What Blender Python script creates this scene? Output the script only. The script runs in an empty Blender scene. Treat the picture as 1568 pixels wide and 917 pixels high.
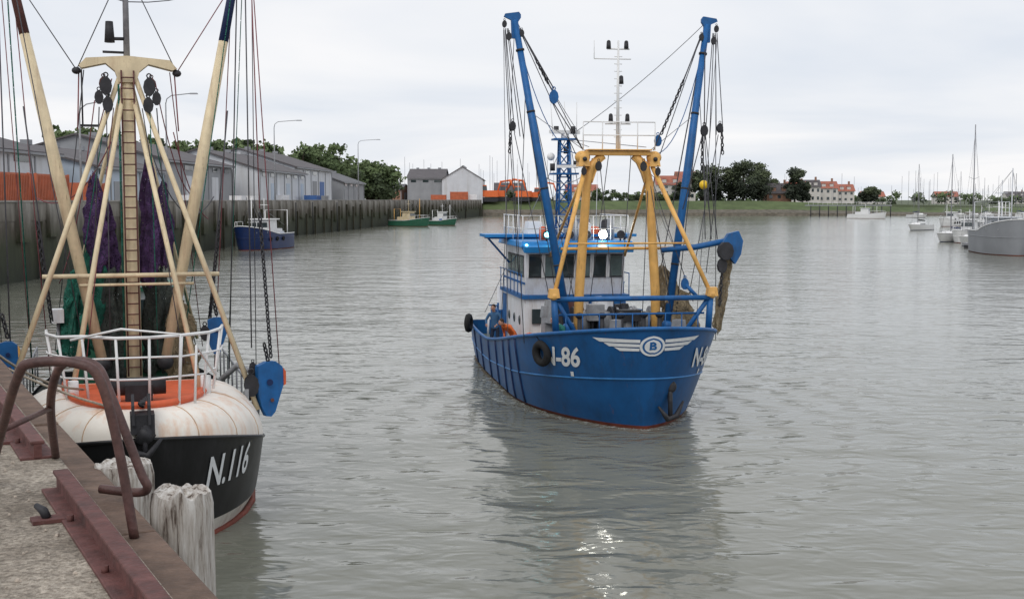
import bpy, bmesh, math, random
from mathutils import Vector, Matrix, noise
random.seed(7)
R=math.radians
V=Vector
scene=bpy.context.scene
scene.view_settings.view_transform='Standard'
scene.view_settings.look='None'
scene.view_settings.exposure=0
scene.view_settings.gamma=1

# ------------------------------------------------------------------ materials
MATS={}
def mat(name,col,rough=.6,var=.15,scale=2.0,streak=0.0,scol=(.10,.05,.03),bump=0.0,bscale=20,metal=0,sscale=4.0,emit=0,alpha=None,spec=.4,rustf=0):
    if name in MATS: return MATS[name]
    m=bpy.data.materials.new(name); m.use_nodes=True
    nt=m.node_tree; N=nt.nodes; Lk=nt.links
    p=N['Principled BSDF']; p.inputs['Roughness'].default_value=rough; p.inputs['Metallic'].default_value=metal
    p.inputs['Specular IOR Level'].default_value=spec
    tc=N.new('ShaderNodeTexCoord')
    n=N.new('ShaderNodeTexNoise'); n.inputs['Scale'].default_value=scale; n.inputs['Detail'].default_value=6; n.inputs['Roughness'].default_value=.65
    Lk.new(tc.outputs['Object'],n.inputs['Vector'])
    r=N.new('ShaderNodeValToRGB'); Lk.new(n.outputs['Fac'],r.inputs['Fac'])
    r.color_ramp.elements[0].position=.3; r.color_ramp.elements[1].position=.7
    r.color_ramp.elements[0].color=tuple(c*(1-var) for c in col)+(1,)
    r.color_ramp.elements[1].color=tuple(min(1,c*(1+var)) for c in col)+(1,)
    out=r.outputs['Color']
    def layer(out,sc,lo,hi,amt,colr,sq):
        mp=N.new('ShaderNodeMapping'); mp.inputs['Scale'].default_value=(sc,sc,sc*sq)
        Lk.new(tc.outputs['Object'],mp.inputs['Vector'])
        n2=N.new('ShaderNodeTexNoise'); n2.inputs['Scale'].default_value=1; n2.inputs['Detail'].default_value=8; n2.inputs['Roughness'].default_value=.7
        Lk.new(mp.outputs['Vector'],n2.inputs['Vector'])
        r2=N.new('ShaderNodeValToRGB'); r2.color_ramp.elements[0].position=lo; r2.color_ramp.elements[1].position=hi
        r2.color_ramp.elements[0].color=(0,0,0,1); r2.color_ramp.elements[1].color=(amt,)*3+(1,)
        Lk.new(n2.outputs['Fac'],r2.inputs['Fac'])
        mx=N.new('ShaderNodeMix'); mx.data_type='RGBA'
        Lk.new(r2.outputs['Color'],mx.inputs[0]); Lk.new(out,mx.inputs[6]); mx.inputs[7].default_value=tuple(colr)+(1,)
        return mx.outputs[2]
    if streak>0: out=layer(out,sscale,.5,.72,streak,scol,.12)
    if rustf>0: out=layer(out,sscale*2.3,.60,.70,rustf,(.16,.06,.03),.16)
    Lk.new(out,p.inputs['Base Color'])
    if bump>0:
        n3=N.new('ShaderNodeTexNoise'); n3.inputs['Scale'].default_value=bscale; n3.inputs['Detail'].default_value=6
        Lk.new(tc.outputs['Object'],n3.inputs['Vector'])
        bp=N.new('ShaderNodeBump'); bp.inputs['Strength'].default_value=1; bp.inputs['Distance'].default_value=bump
        Lk.new(n3.outputs['Fac'],bp.inputs['Height']); Lk.new(bp.outputs['Normal'],p.inputs['Normal'])
    if emit>0:
        p.inputs['Emission Color'].default_value=tuple(col)+(1,); p.inputs['Emission Strength'].default_value=emit
    if alpha:
        n4=N.new('ShaderNodeTexVoronoi'); n4.feature='DISTANCE_TO_EDGE'; n4.inputs['Scale'].default_value=alpha
        Lk.new(tc.outputs['Object'],n4.inputs['Vector'])
        mt=N.new('ShaderNodeMath'); mt.operation='LESS_THAN'; mt.inputs[1].default_value=.24
        Lk.new(n4.outputs['Distance'],mt.inputs[0]); Lk.new(mt.outputs[0],p.inputs['Alpha'])
    MATS[name]=m; return m

blue=mat('blue_hull_paint',(.007,.088,.265),.42,.25,.8,.55,(.012,.045,.115),sscale=3,bump=.010,bscale=1.2,rustf=.35)
blue2=mat('blue_gear_paint',(.012,.115,.335),.5,.22,3,.45,(.03,.045,.08),rustf=.4)
bluel=mat('blue_strake_paint',(.03,.17,.42),.45,.2,3,.3,(.03,.08,.15))
bluer=mat('light_blue_paint',(.02,.22,.55),.4,.12,2,.2,(.05,.12,.25))
navy=mat('navy_paint',(.008,.025,.10),.45,.2,2,.2)
red=mat('red_antifouling',(.16,.035,.02),.7,.3,3,.4,(.03,.04,.02))
white=mat('white_paint',(.78,.79,.82),.45,.08,2,.5,(.45,.36,.28),rustf=.5)
whitec=mat('clean_white_paint',(.8,.8,.8),.5,.05,2)
wht_hull=mat('cream_white_paint',(.82,.77,.70),.42,.08,1.5,.8,(.70,.38,.20),sscale=2.2)
yel=mat('ochre_yellow_paint',(.78,.44,.13),.45,.15,3,.5,(.38,.18,.06),rustf=.7)
beige=mat('beige_paint',(.72,.60,.40),.5,.15,3,.5,(.32,.18,.11),rustf=.6)
black=mat('black_hull_paint',(.011,.011,.013),.38,.4,1,.5,(.04,.04,.045),sscale=2,bump=.010,bscale=1.4)
dark=mat('dark_metal',(.03,.03,.035),.6,.4,5)
wirem=mat('steel_wire',(.07,.07,.08),.6,.3,5)
wirel=mat('light_wire',(.26,.26,.28),.6,.3,5)
redwire=mat('reddish_rope',(.22,.07,.08),.8,.3,5)
grey=mat('grey_metal',(.30,.31,.33),.5,.25,5,.5,(.14,.09,.06))
orange=mat('orange_red_paint',(.66,.12,.045),.5,.18,3,.4,(.35,.12,.06))
orange2=mat('orange_paint',(.72,.15,.035),.5,.1,3)
rust=mat('rusty_red_steel',(.125,.050,.045),.7,.4,9,.7,(.05,.03,.028),bump=.008,bscale=30)
rusth=mat('rusty_handrail',(.09,.046,.042),.5,.4,14,.6,(.19,.10,.07),bump=.004,bscale=40)
rubber=mat('rubber',(.015,.015,.016),.8,.3,5)
glass=mat('window_glass',(.035,.05,.055),.08,.2,2,spec=.9)
glassl=mat('pale_window_glass',(.14,.19,.19),.1,.3,2,spec=.9)
deckm=mat('deck_paint',(.10,.13,.11),.7,.3,4,.3)
netp=mat('purple_net',(.075,.04,.115),.95,.6,6,alpha=24,bump=.03,bscale=20)
netg=mat('green_net',(.02,.13,.095),.95,.5,6,alpha=24,bump=.03,bscale=20)
netb=mat('brown_net',(.24,.19,.12),.95,.5,6,alpha=24,bump=.03,bscale=20)
netd=mat('dark_net',(.045,.055,.05),.95,.5,6,alpha=24,bump=.03)
signw=mat('white_lettering',(.76,.78,.80),.5,.08,6,.25,(.40,.46,.52))
skin=mat('skin',(.5,.27,.19),.5,.08,10)
hair=mat('brown_hair',(.05,.03,.02),.8,.2,30)
greenm=mat('green_paint',(.03,.13,.08),.5,.2,3,.2)
yellowb=mat('yellow_plastic',(.85,.55,.03),.4,.05,3)
lampw=mat('lit_lamp',(1,.97,.85),.3,0,1,emit=60)
lampb=mat('lit_teal_lamp',(.25,.9,1),.3,0,1,emit=9)

# ------------------------------------------------------------------ builder
class Thing:
    def __init__(s,name,M=None):
        s.name=name; s.M=M or Matrix.Identity(4); s.parts={}
    def b(s,part,m):
        k=(part,m.name)
        if k not in s.parts: s.parts[k]=(bmesh.new(),m)
        return s.parts[k][0]
    def tube(s,part,m,pts,r,seg=8,closed=False):
        bm=s.b(part,m); pts=[V(p) for p in pts]; n=len(pts)
        rs=r if isinstance(r,(list,tuple)) else [r]*n
        rings=[]; nv=None
        for i,p in enumerate(pts):
            if closed: t=pts[(i+1)%n]-pts[i-1]
            else: t=pts[min(i+1,n-1)]-pts[max(i-1,0)]
            if t.length<1e-9: t=V((0,0,1))
            t.normalize()
            if nv is None:
                ref=V((0,0,1)) if abs(t.z)<.9 else V((1,0,0))
                nv=t.cross(ref).normalized()
            else:
                nv=nv-t*nv.dot(t)
                if nv.length<1e-6: nv=t.orthogonal()
                nv.normalize()
            bn=t.cross(nv)
            rings.append([bm.verts.new(p+(nv*math.cos(a)+bn*math.sin(a))*rs[i]) for a in [2*math.pi*k/seg for k in range(seg)]])
        last=n if closed else n-1
        for i in range(last):
            A=rings[i]; B=rings[(i+1)%n]
            for k in range(seg):
                f=bm.faces.new((A[k],A[(k+1)%seg],B[(k+1)%seg],B[k])); f.smooth=True
        if not closed:
            bm.faces.new(rings[0][::-1]); bm.faces.new(rings[-1])
    def box(s,part,m,c,size,rz=0,ry=0,rx=0,top=1.0):
        bm=s.b(part,m); sx,sy,sz=[q/2 for q in size]
        Mx=Matrix.Translation(V(c))@Matrix.Rotation(rz,4,'Z')@Matrix.Rotation(ry,4,'Y')@Matrix.Rotation(rx,4,'X')
        vs=[bm.verts.new(Mx@V((x*sx*(top if z>0 else 1),y*sy*(top if z>0 else 1),z*sz))) for z in(-1,1) for y in(-1,1) for x in(-1,1)]
        for f in((0,2,3,1),(4,5,7,6),(0,1,5,4),(2,6,7,3),(0,4,6,2),(1,3,7,5)): bm.faces.new([vs[i] for i in f])
    def poly(s,part,m,verts,faces,smooth=False):
        bm=s.b(part,m); vs=[bm.verts.new(V(v)) for v in verts]
        for f in faces:
            try:
                g=bm.faces.new([vs[i] for i in f]); g.smooth=smooth
            except ValueError: pass
    def grid(s,part,m,fn,nu,nv,smooth=True,closeu=False):
        bm=s.b(part,m); g=[[bm.verts.new(V(fn(i,j))) for j in range(nv)] for i in range(nu)]
        for i in range(nu if closeu else nu-1):
            for j in range(nv-1):
                q=(g[i][j],g[(i+1)%nu][j],g[(i+1)%nu][j+1],g[i][j+1])
                f=bm.faces.new(q); f.smooth=smooth
    def prism(s,part,m,pts,o,ax,ay,th):
        o=V(o);ax=V(ax);ay=V(ay);n=ax.cross(ay).normalized()*th/2
        k=len(pts); P=[o+ax*p[0]+ay*p[1] for p in pts]
        s.poly(part,m,[p-n for p in P]+[p+n for p in P],[list(range(k))[::-1],list(range(k,2*k))]+[[i,(i+1)%k,k+(i+1)%k,k+i] for i in range(k)])
    def ball(s,part,m,c,r,sc=(1,1,1),seg=12,jit=0):
        bm=s.b(part,m)
        Mx=Matrix.Translation(V(c))@Matrix.Diagonal((r*sc[0],r*sc[1],r*sc[2],1))
        q=bmesh.ops.create_uvsphere(bm,u_segments=seg,v_segments=max(5,seg*2//3),radius=1,matrix=Mx)
        for v in q['verts']:
            if jit: v.co+=noise.noise_vector(v.co*2/r)*jit*r
            for f in v.link_faces: f.smooth=True
    def wire(s,part,m,a,b_,r=.018,sag=0,n=8):
        a=V(a);b_=V(b_)
        if sag==0: s.tube(part,m,[a,b_],r,5); return
        s.tube(part,m,[a.lerp(b_,i/n)-V((0,0,sag*4*(i/n)*(1-i/n))) for i in range(n+1)],r,5)
    def chain(s,part,m,a,b_,l=.12,r=.018):
        a=V(a);b_=V(b_);d=b_-a;n=max(2,int(d.length/(l*.78)));t=d.normalized()
        x=t.orthogonal().normalized();y=t.cross(x)
        for i in range(n):
            c=a+d*((i+.5)/n); w=x if i%2 else y
            s.tube(part,m,[c+t*math.cos(q)*l*.5+w*math.sin(q)*l*.3 for q in [k*math.pi/4 for k in range(8)]],r,5,True)
    def block(s,part,m,c,r=.14,ax=(1,0,0)):
        ax=V(ax).normalized(); c=V(c); up=V((0,0,1)); sd=ax.cross(up).normalized()
        pts=[(math.cos(q)*r*.8,math.sin(q)*r*1.25) for q in [k*math.pi/5 for k in range(10)]]
        for o in(-.35,.35): s.prism(part,m,pts,c+ax*o*r,sd,up,r*.14)
        s.prism(part,m,[(p[0]*.8,p[1]*.8) for p in pts],c,sd,up,r*.4)
        s.tube(part,m,[c+up*r*1.2+sd*math.sin(q)*r*.3+up*(r*.3-math.cos(q)*r*.3) for q in [k*math.pi/4 for k in range(8)]],r*.1,5,True)
    def finish(s,bevel=None):
        col=scene.collection
        single=len(s.parts)==1
        root=None
        if not single:
            root=bpy.data.objects.new(s.name,None); root.matrix_world=s.M; col.objects.link(root); root.empty_display_size=.3
        for (part,mn),(bm,m) in s.parts.items():
            if not part.startswith('leaves'): bmesh.ops.recalc_face_normals(bm,faces=bm.faces)
            me=bpy.data.meshes.new(s.name+'_'+part); bm.to_mesh(me); bm.free(); me.materials.append(m)
            o=bpy.data.objects.new(s.name if single else part,me); col.objects.link(o)
            if single: o.matrix_world=s.M
            else: o.parent=root
            if bevel and part in bevel:
                bv=o.modifiers.new('bevel','BEVEL'); bv.width=bevel[part]; bv.segments=2; bv.limit_method='ANGLE'; bv.angle_limit=R(40)
        return root

def frame(origin,psi):
    return Matrix.Translation(V(origin))@Matrix.Rotation(math.atan2(-math.cos(psi),math.sin(psi)),4,'Z')

# ------------------------------------------------------------------ hull tools
class Hull:
    def __init__(s,L,B,ztop,zrub,Let,Lew,qt=2.0,qw=1.5,rake=.6,Bw=.93,zb=-.7,zw=.1,flare=.7,stern=.22):
        s.L=L;s.B=B;s.zt=ztop;s.zr=zrub;s.Let=Let;s.Lew=Lew;s.qt=qt;s.qw=qw;s.rake=rake;s.Bw=Bw;s.zb=zb;s.zw=zw;s.flare=flare;s.stern=stern
    def pt(s,side,x,z):
        z0=s.zt(0); w=max(0,min(1,z/z0)); k=w**s.flare
        st=s.rake*(1-max(-.3,z/z0))
        Le=s.Lew+(s.Let-s.Lew)*k; q=s.qw+(s.qt-s.qw)*k
        B=s.B*(s.Bw+(1-s.Bw)*k)
        if z<0: B*=max(.2,1+z*.45)
        u=min(1,max(0,x/Le)); f=(1-(1-u)**2)**(1/q)
        g=1; tt=(x+st)/s.L
        if tt>.65: g=1-s.stern*((tt-.65)/.35)**2
        return V((-(x+st),side*B*f*g,z))
    def build(s,T,mtop,mbot,mrub,deckz,n=44,mdeck=None,inner=True,cap=None,rr=.05,nz=6):
        xs=[s.L*.98*(i/n)**1.8 for i in range(n+1)]
        full=[(-1,x) for x in xs[::-1]]+[(1,x) for x in xs[1:]]
        T.grid('hull_bottom',mbot,lambda i,j:s.pt(full[i][0],full[i][1],(s.zb,-.25,s.zw)[j]),len(full),3)
        T.grid('hull_topsides',mtop,lambda i,j:s.pt(full[i][0],full[i][1],s.zw+(s.zt(full[i][1])-s.zw)*j/nz),len(full),nz+1)
        l=[s.zb,-.25,s.zw,s.zt(xs[-1])]; P=[s.pt(-1,xs[-1],z) for z in l]+[s.pt(1,xs[-1],z) for z in l[::-1]]
        T.poly('transom',mtop,P,[list(range(len(P)))])
        if mrub:
            T.tube('rubbing_strake',mrub,[s.pt(sd,x,s.zr(x)) for sd,x in full],rr,6)
        if cap: T.tube('bulwark_rail',cap,[s.pt(sd,x,s.zt(x))+V((0,0,.02)) for sd,x in full],.06,6)
        if inner:
            # inner skin follows the flare of the outer plating, 0.1 m inside it
            def ins(sd,x,z):
                p=s.pt(sd,x,z); dxx=.16*max(0,1-x/3); dy=.10 if x>.15 else 0
                y=p.y-dy*sd
                if y*sd<0: y=0
                return V((p.x-dxx-.02,y,z))
            def inn(i,j):
                sd,x=full[i]; zt_=s.zt(x); zd=min(zt_-.05,deckz(x)); return ins(sd,x,zt_+(zd-zt_)*j/4)
            T.grid('bulwark_inside',mtop,inn,len(full),5)
            def dk(i,j):
                x=xs[i]; p=ins(1,x,min(s.zt(x)-.06,deckz(x)+.01)); return V((p.x,p.y*(j*2-1),p.z))
            T.grid('deck',mdeck or deckm,dk,len(xs),2)
    def surf(s,sv,z,off=.012):
        sd=1 if sv>=0 else -1; tgt=abs(sv); acc=0; p=s.pt(sd,0,z)
        xs=0
        while acc<tgt and xs<s.L:
            dx=.002 if xs<.1 else .03
            q=s.pt(sd,xs+dx,z); l=(q-p).length
            if acc+l>tgt:
                f=(tgt-acc)/l; p=p.lerp(q,f); xs+=dx*f; acc=tgt; break
            acc+=l; p=q; xs+=dx
        a=s.pt(sd,max(0,xs-.02)+.0001,z); b=s.pt(sd,xs+.02,z); c=s.pt(sd,xs,z+.05); d0=s.pt(sd,xs,z-.05)
        n=(b-a).cross(c-d0).normalized()
        if n.dot(V((.6 if abs(sv)<1.5 else 0.1,sd*1.0 if abs(sv)>.05 else 0,0)))<0: n=-n
        if abs(sv)<.02: n=V((1,0,0))
        return p+n*off
    def decal(s,T,part,m,bm,off=.015):
        for _ in range(4):
            ed=[e for e in bm.edges if e.calc_length()>.12]
            if not ed: break
            bmesh.ops.subdivide_edges(bm,edges=ed,cuts=1); bmesh.ops.triangulate(bm,faces=bm.faces)
        out=T.b(part,m); mp={}
        for v in bm.verts: mp[v]=out.verts.new(s.surf(v.co.x,v.co.y,off))
        for f in bm.faces:
            try: out.faces.new([mp[v] for v in f.verts])
            except ValueError: pass
        bm.free()
    def text(s,T,part,m,body,size,cs,cz,shear=0,offset=.012,sx=1,slope=0,off=.028):
        cu=bpy.data.curves.new('t','FONT'); cu.body=body; cu.size=size; cu.align_x='CENTER'; cu.align_y='CENTER'; cu.shear=shear; cu.offset=offset; cu.resolution_u=4
        ob=bpy.data.objects.new('t',cu); scene.collection.objects.link(ob)
        bpy.context.view_layer.update()
        me=bpy.data.meshes.new_from_object(ob.evaluated_get(bpy.context.evaluated_depsgraph_get()))
        bm=bmesh.new(); bm.from_mesh(me); bmesh.ops.triangulate(bm,faces=bm.faces)
        for v in bm.verts:
            x=v.co.x*sx; v.co.x=x+cs; v.co.y=v.co.y+cz+slope*x
        bpy.data.objects.remove(ob); bpy.data.meshes.remove(me); bpy.data.curves.remove(cu)
        s.decal(T,part,m,bm,off)
    def shape(s,T,part,m,pts,off=.015):
        bm=bmesh.new(); bm.faces.new([bm.verts.new((p[0],p[1],0)) for p in pts]); bmesh.ops.triangulate(bm,faces=bm.faces)
        s.decal(T,part,m,bm,off)

def tyre(T,part,c,ax,r=.35,t=.11):
    c=V(c);ax=V(ax).normalized();u=ax.orthogonal().normalized();w=ax.cross(u)
    T.tube(part,rubber,[c+(u*math.cos(q)+w*math.sin(q))*(r-t) for q in [k*math.pi/10 for k in range(20)]],t,8,True)

def net(T,part,m,top,bot,r0,r1,folds=7,seed=0,n=22):
    top=V(top);bot=V(bot)
    def f(i,j):
        t=j/(n-1); a=i/48*2*math.pi; c=top.lerp(bot,t)+V((.05*noise.noise(V((seed,t*3,1))),.14*noise.noise(V((seed+3,t*3,1))),0))
        r=(r0+(r1-r0)*math.sin(t*2.2))*(1+.30*math.sin(folds*a+seed+3*t)+.6*noise.noise(V((math.cos(a)*1.5+seed,math.sin(a)*1.5,t*7)))+.25*noise.noise(V((math.cos(a)*5+seed,math.sin(a)*5,t*20))))
        if j==0: r*=.3
        if j==n-1: r*=.4
        return c+V((math.cos(a)*r*.7,math.sin(a)*r,.25*noise.noise(V((math.cos(a)*2,math.sin(a)*2+t*3,seed)))))
    T.grid(part,m,f,48,n,closeu=True)

# ------------------------------------------------------------------ world / light / camera
w=bpy.data.worlds.new('World'); scene.world=w; w.use_nodes=True
nt=w.node_tree;N=nt.nodes;Lk=nt.links
bg=N['Background']; bg.inputs['Strength'].default_value=.1
sky=N.new('ShaderNodeTexSky'); sky.sky_type='NISHITA'; sky.sun_disc=False; sky.sun_elevation=R(48); sky.sun_rotation=R(200)
tc=N.new('ShaderNodeTexCoord'); sp=N.new('ShaderNodeSeparateXYZ'); Lk.new(tc.outputs['Generated'],sp.inputs[0])
ad=N.new('ShaderNodeMath');ad.operation='MAXIMUM';Lk.new(sp.outputs['Z'],ad.inputs[0]);ad.inputs[1].default_value=0
ad2=N.new('ShaderNodeMath');ad2.operation='ADD';Lk.new(ad.outputs[0],ad2.inputs[0]);ad2.inputs[1].default_value=.10
dx=N.new('ShaderNodeMath');dx.operation='DIVIDE';Lk.new(sp.outputs['X'],dx.inputs[0]);Lk.new(ad2.outputs[0],dx.inputs[1])
dy=N.new('ShaderNodeMath');dy.operation='DIVIDE';Lk.new(sp.outputs['Y'],dy.inputs[0]);Lk.new(ad2.outputs[0],dy.inputs[1])
cb=N.new('ShaderNodeCombineXYZ');Lk.new(dx.outputs[0],cb.inputs[0]);Lk.new(dy.outputs[0],cb.inputs[1])
cn=N.new('ShaderNodeTexNoise');cn.inputs['Scale'].default_value=.42;cn.inputs['Detail'].default_value=5;cn.inputs['Roughness'].default_value=.5;cn.inputs['Distortion'].default_value=.4
Lk.new(cb.outputs[0],cn.inputs['Vector'])
cr=N.new('ShaderNodeValToRGB');Lk.new(cn.outputs['Fac'],cr.inputs['Fac'])
cr.color_ramp.elements[0].position=.38;cr.color_ramp.elements[0].color=(7.7,8.15,8.9,1)
cr.color_ramp.elements[1].position=.62;cr.color_ramp.elements[1].color=(9.8,9.75,9.85,1)
mx=N.new('ShaderNodeMix');mx.data_type='RGBA';mx.inputs[0].default_value=.96
Lk.new(sky.outputs[0],mx.inputs[6]);Lk.new(cr.outputs[0],mx.inputs[7]);Lk.new(mx.outputs[2],bg.inputs['Color'])
sd=bpy.data.lights.new('sun','SUN'); sd.energy=1.0; sd.angle=R(30); sd.color=(1,.97,.92)
so=bpy.data.objects.new('sun',sd); scene.collection.objects.link(so)
so.rotation_euler=(R(42),0,R(-20))
cd=bpy.data.cameras.new('camera'); cd.sensor_width=36; cd.lens=43.6; cd.clip_end=12000; cd.clip_start=.1
cam=bpy.data.objects.new('camera',cd); scene.collection.objects.link(cam); cam.location=(0,0,6.5); cam.rotation_euler=(R(90-4.6),0,0)
scene.camera=cam

# ------------------------------------------------------------------ water
def water_mat():
    m=bpy.data.materials.new('harbour_water'); m.use_nodes=True; nt=m.node_tree;N=nt.nodes;Lk=nt.links
    p=N['Principled BSDF']; p.inputs['IOR'].default_value=1.33; p.inputs['Roughness'].default_value=.11
    tc=N.new('ShaderNodeTexCoord')
    n0=N.new('ShaderNodeTexNoise'); n0.inputs['Scale'].default_value=.05; n0.inputs['Detail'].default_value=3; Lk.new(tc.outputs['Object'],n0.inputs['Vector'])
    r=N.new('ShaderNodeValToRGB'); r.color_ramp.elements[0].color=(.158,.162,.130,1); r.color_ramp.elements[1].color=(.192,.193,.160,1)
    r.color_ramp.elements[0].position=.3; r.color_ramp.elements[1].position=.7
    Lk.new(n0.outputs['Fac'],r.inputs['Fac']); Lk.new(r.outputs['Color'],p.inputs['Base Color'])
    def nz(sx,sy,rot,sc,det):
        mp=N.new('ShaderNodeMapping'); mp.inputs['Scale'].default_value=(sx,sy,1); mp.inputs['Rotation'].default_value=(0,0,rot); Lk.new(tc.outputs['Object'],mp.inputs['Vector'])
        n=N.new('ShaderNodeTexNoise'); n.inputs['Scale'].default_value=sc; n.inputs['Detail'].default_value=det; n.inputs['Distortion'].default_value=.5; Lk.new(mp.outputs['Vector'],n.inputs['Vector']); return n
    a=nz(.7,1.2,R(10),1.0,2); b=nz(.8,1.1,R(-16),2.8,1); c=nz(.6,1,R(25),.28,1)
    def M_(op,x,y):
        q=N.new('ShaderNodeMath'); q.operation=op
        for i,v in enumerate((x,y)):
            if isinstance(v,(int,float)): q.inputs[i].default_value=v
            elif v is not None: Lk.new(v,q.inputs[i])
        return q.outputs[0]
    h=M_('ADD',M_('ADD',M_('MULTIPLY',a.outputs['Fac'],.085),M_('MULTIPLY',b.outputs['Fac'],.018)),M_('MULTIPLY',c.outputs['Fac'],.16))
    # rings of wash spreading from the moving trawler
    vd=N.new('ShaderNodeVectorMath'); vd.operation='DISTANCE'
    mpw=N.new('ShaderNodeMapping'); mpw.inputs['Location'].default_value=(-3.0,-36.5,0); Lk.new(tc.outputs['Object'],mpw.inputs['Vector'])
    mpw2=N.new('ShaderNodeMapping'); mpw2.inputs['Rotation'].default_value=(0,0,R(-10)); mpw2.inputs['Scale'].default_value=(1,.55,1); Lk.new(mpw.outputs[0],mpw2.inputs['Vector'])
    Lk.new(mpw2.outputs[0],vd.inputs[0]); vd.inputs[1].default_value=(0,0,0)
    wob=M_('MULTIPLY',a.outputs['Fac'],2.2)
    ph=M_('MULTIPLY',M_('ADD',vd.outputs['Value'],wob),4.2)
    sn=M_('SINE',ph,None)
    fo=N.new('ShaderNodeMapRange'); fo.inputs[1].default_value=3.0; fo.inputs[2].default_value=11.0; fo.inputs[3].default_value=.017; fo.inputs[4].default_value=0; Lk.new(vd.outputs['Value'],fo.inputs[0])
    h=M_('ADD',h,M_('MULTIPLY',sn,fo.outputs[0]))
    n5=N.new('ShaderNodeTexNoise'); n5.inputs['Scale'].default_value=.035; n5.inputs['Detail'].default_value=3; n5.inputs['Distortion'].default_value=1
    mp5=N.new('ShaderNodeMapping'); mp5.inputs['Scale'].default_value=(.5,1.5,1); Lk.new(tc.outputs['Object'],mp5.inputs['Vector']); Lk.new(mp5.outputs[0],n5.inputs['Vector'])
    mr=N.new('ShaderNodeMapRange'); mr.inputs[1].default_value=.35; mr.inputs[2].default_value=.65; mr.inputs[3].default_value=.55; mr.inputs[4].default_value=1.1; Lk.new(n5.outputs['Fac'],mr.inputs[0])
    bp=N.new('ShaderNodeBump'); bp.inputs['Strength'].default_value=1; Lk.new(mr.outputs[0],bp.inputs['Distance'])
    Lk.new(h,bp.inputs['Height']); Lk.new(bp.outputs['Normal'],p.inputs['Normal'])
    return m
T=Thing('water'); T.poly('w',water_mat(),[(-5000,-300,0),(5000,-300,0),(5000,8000,0),(-5000,8000,0)],[(0,1,2,3)]); T.finish()

# ------------------------------------------------------------------ quay and land
def zmat(name,stops,rough=.85,zmin=0,zmax=7,bump=.03):
    m=bpy.data.materials.new(name); m.use_nodes=True; nt=m.node_tree;N=nt.nodes;Lk=nt.links
    p=N['Principled BSDF']; p.inputs['Roughness'].default_value=rough
    g=N.new('ShaderNodeNewGeometry'); sp=N.new('ShaderNodeSeparateXYZ'); Lk.new(g.outputs['Position'],sp.inputs[0])
    mp=N.new('ShaderNodeMapping'); mp.inputs['Scale'].default_value=(.8,.8,.25); Lk.new(g.outputs['Position'],mp.inputs[0])
    n=N.new('ShaderNodeTexNoise'); n.inputs['Scale'].default_value=1.2; n.inputs['Detail'].default_value=8; n.inputs['Roughness'].default_value=.7; Lk.new(mp.outputs[0],n.inputs['Vector'])
    mr=N.new('ShaderNodeMapRange'); mr.inputs[1].default_value=zmin; mr.inputs[2].default_value=zmax; Lk.new(sp.outputs['Z'],mr.inputs[0])
    a=N.new('ShaderNodeMath'); a.operation='MULTIPLY_ADD'; Lk.new(n.outputs['Fac'],a.inputs[0]); a.inputs[1].default_value=.5; a.inputs[2].default_value=-.25
    b=N.new('ShaderNodeMath'); b.operation='ADD'; Lk.new(a.outputs[0],b.inputs[0]); Lk.new(mr.outputs[0],b.inputs[1])
    r=N.new('ShaderNodeValToRGB'); Lk.new(b.outputs[0],r.inputs['Fac'])
    e=r.color_ramp.elements; e[0].position=stops[0][0]; e[0].color=stops[0][1]+(1,); e[1].position=stops[-1][0]; e[1].color=stops[-1][1]+(1,)
    for pos,c in stops[1:-1]:
        q=e.new(pos); q.color=c+(1,)
    mx=N.new('ShaderNodeMix'); mx.data_type='RGBA'; mx.blend_type='MULTIPLY'; mx.inputs[0].default_value=.5
    r3=N.new('ShaderNodeValToRGB'); r3.color_ramp.elements[0].position=.3; r3.color_ramp.elements[1].position=.65; r3.color_ramp.elements[0].color=(.35,.35,.35,1); Lk.new(n.outputs['Fac'],r3.inputs['Fac'])
    Lk.new(r.outputs[0],mx.inputs[6]); Lk.new(r3.outputs[0],mx.inputs[7]); Lk.new(mx.outputs[2],p.inputs['Base Color'])
    bp=N.new('ShaderNodeBump'); bp.inputs['Distance'].default_value=bump; Lk.new(n.outputs['Fac'],bp.inputs['Height']); Lk.new(bp.outputs[0],p.inputs['Normal'])
    return m
wallm=zmat('quay_wall_concrete',[(.0,(.022,.028,.015)),(.4,(.045,.052,.026)),(.62,(.10,.085,.065)),(.85,(.26,.24,.21))])
pilm=zmat('pilaster_concrete',[(.0,(.025,.03,.016)),(.45,(.055,.06,.03)),(.66,(.16,.145,.12)),(.95,(.38,.36,.33))])

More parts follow.
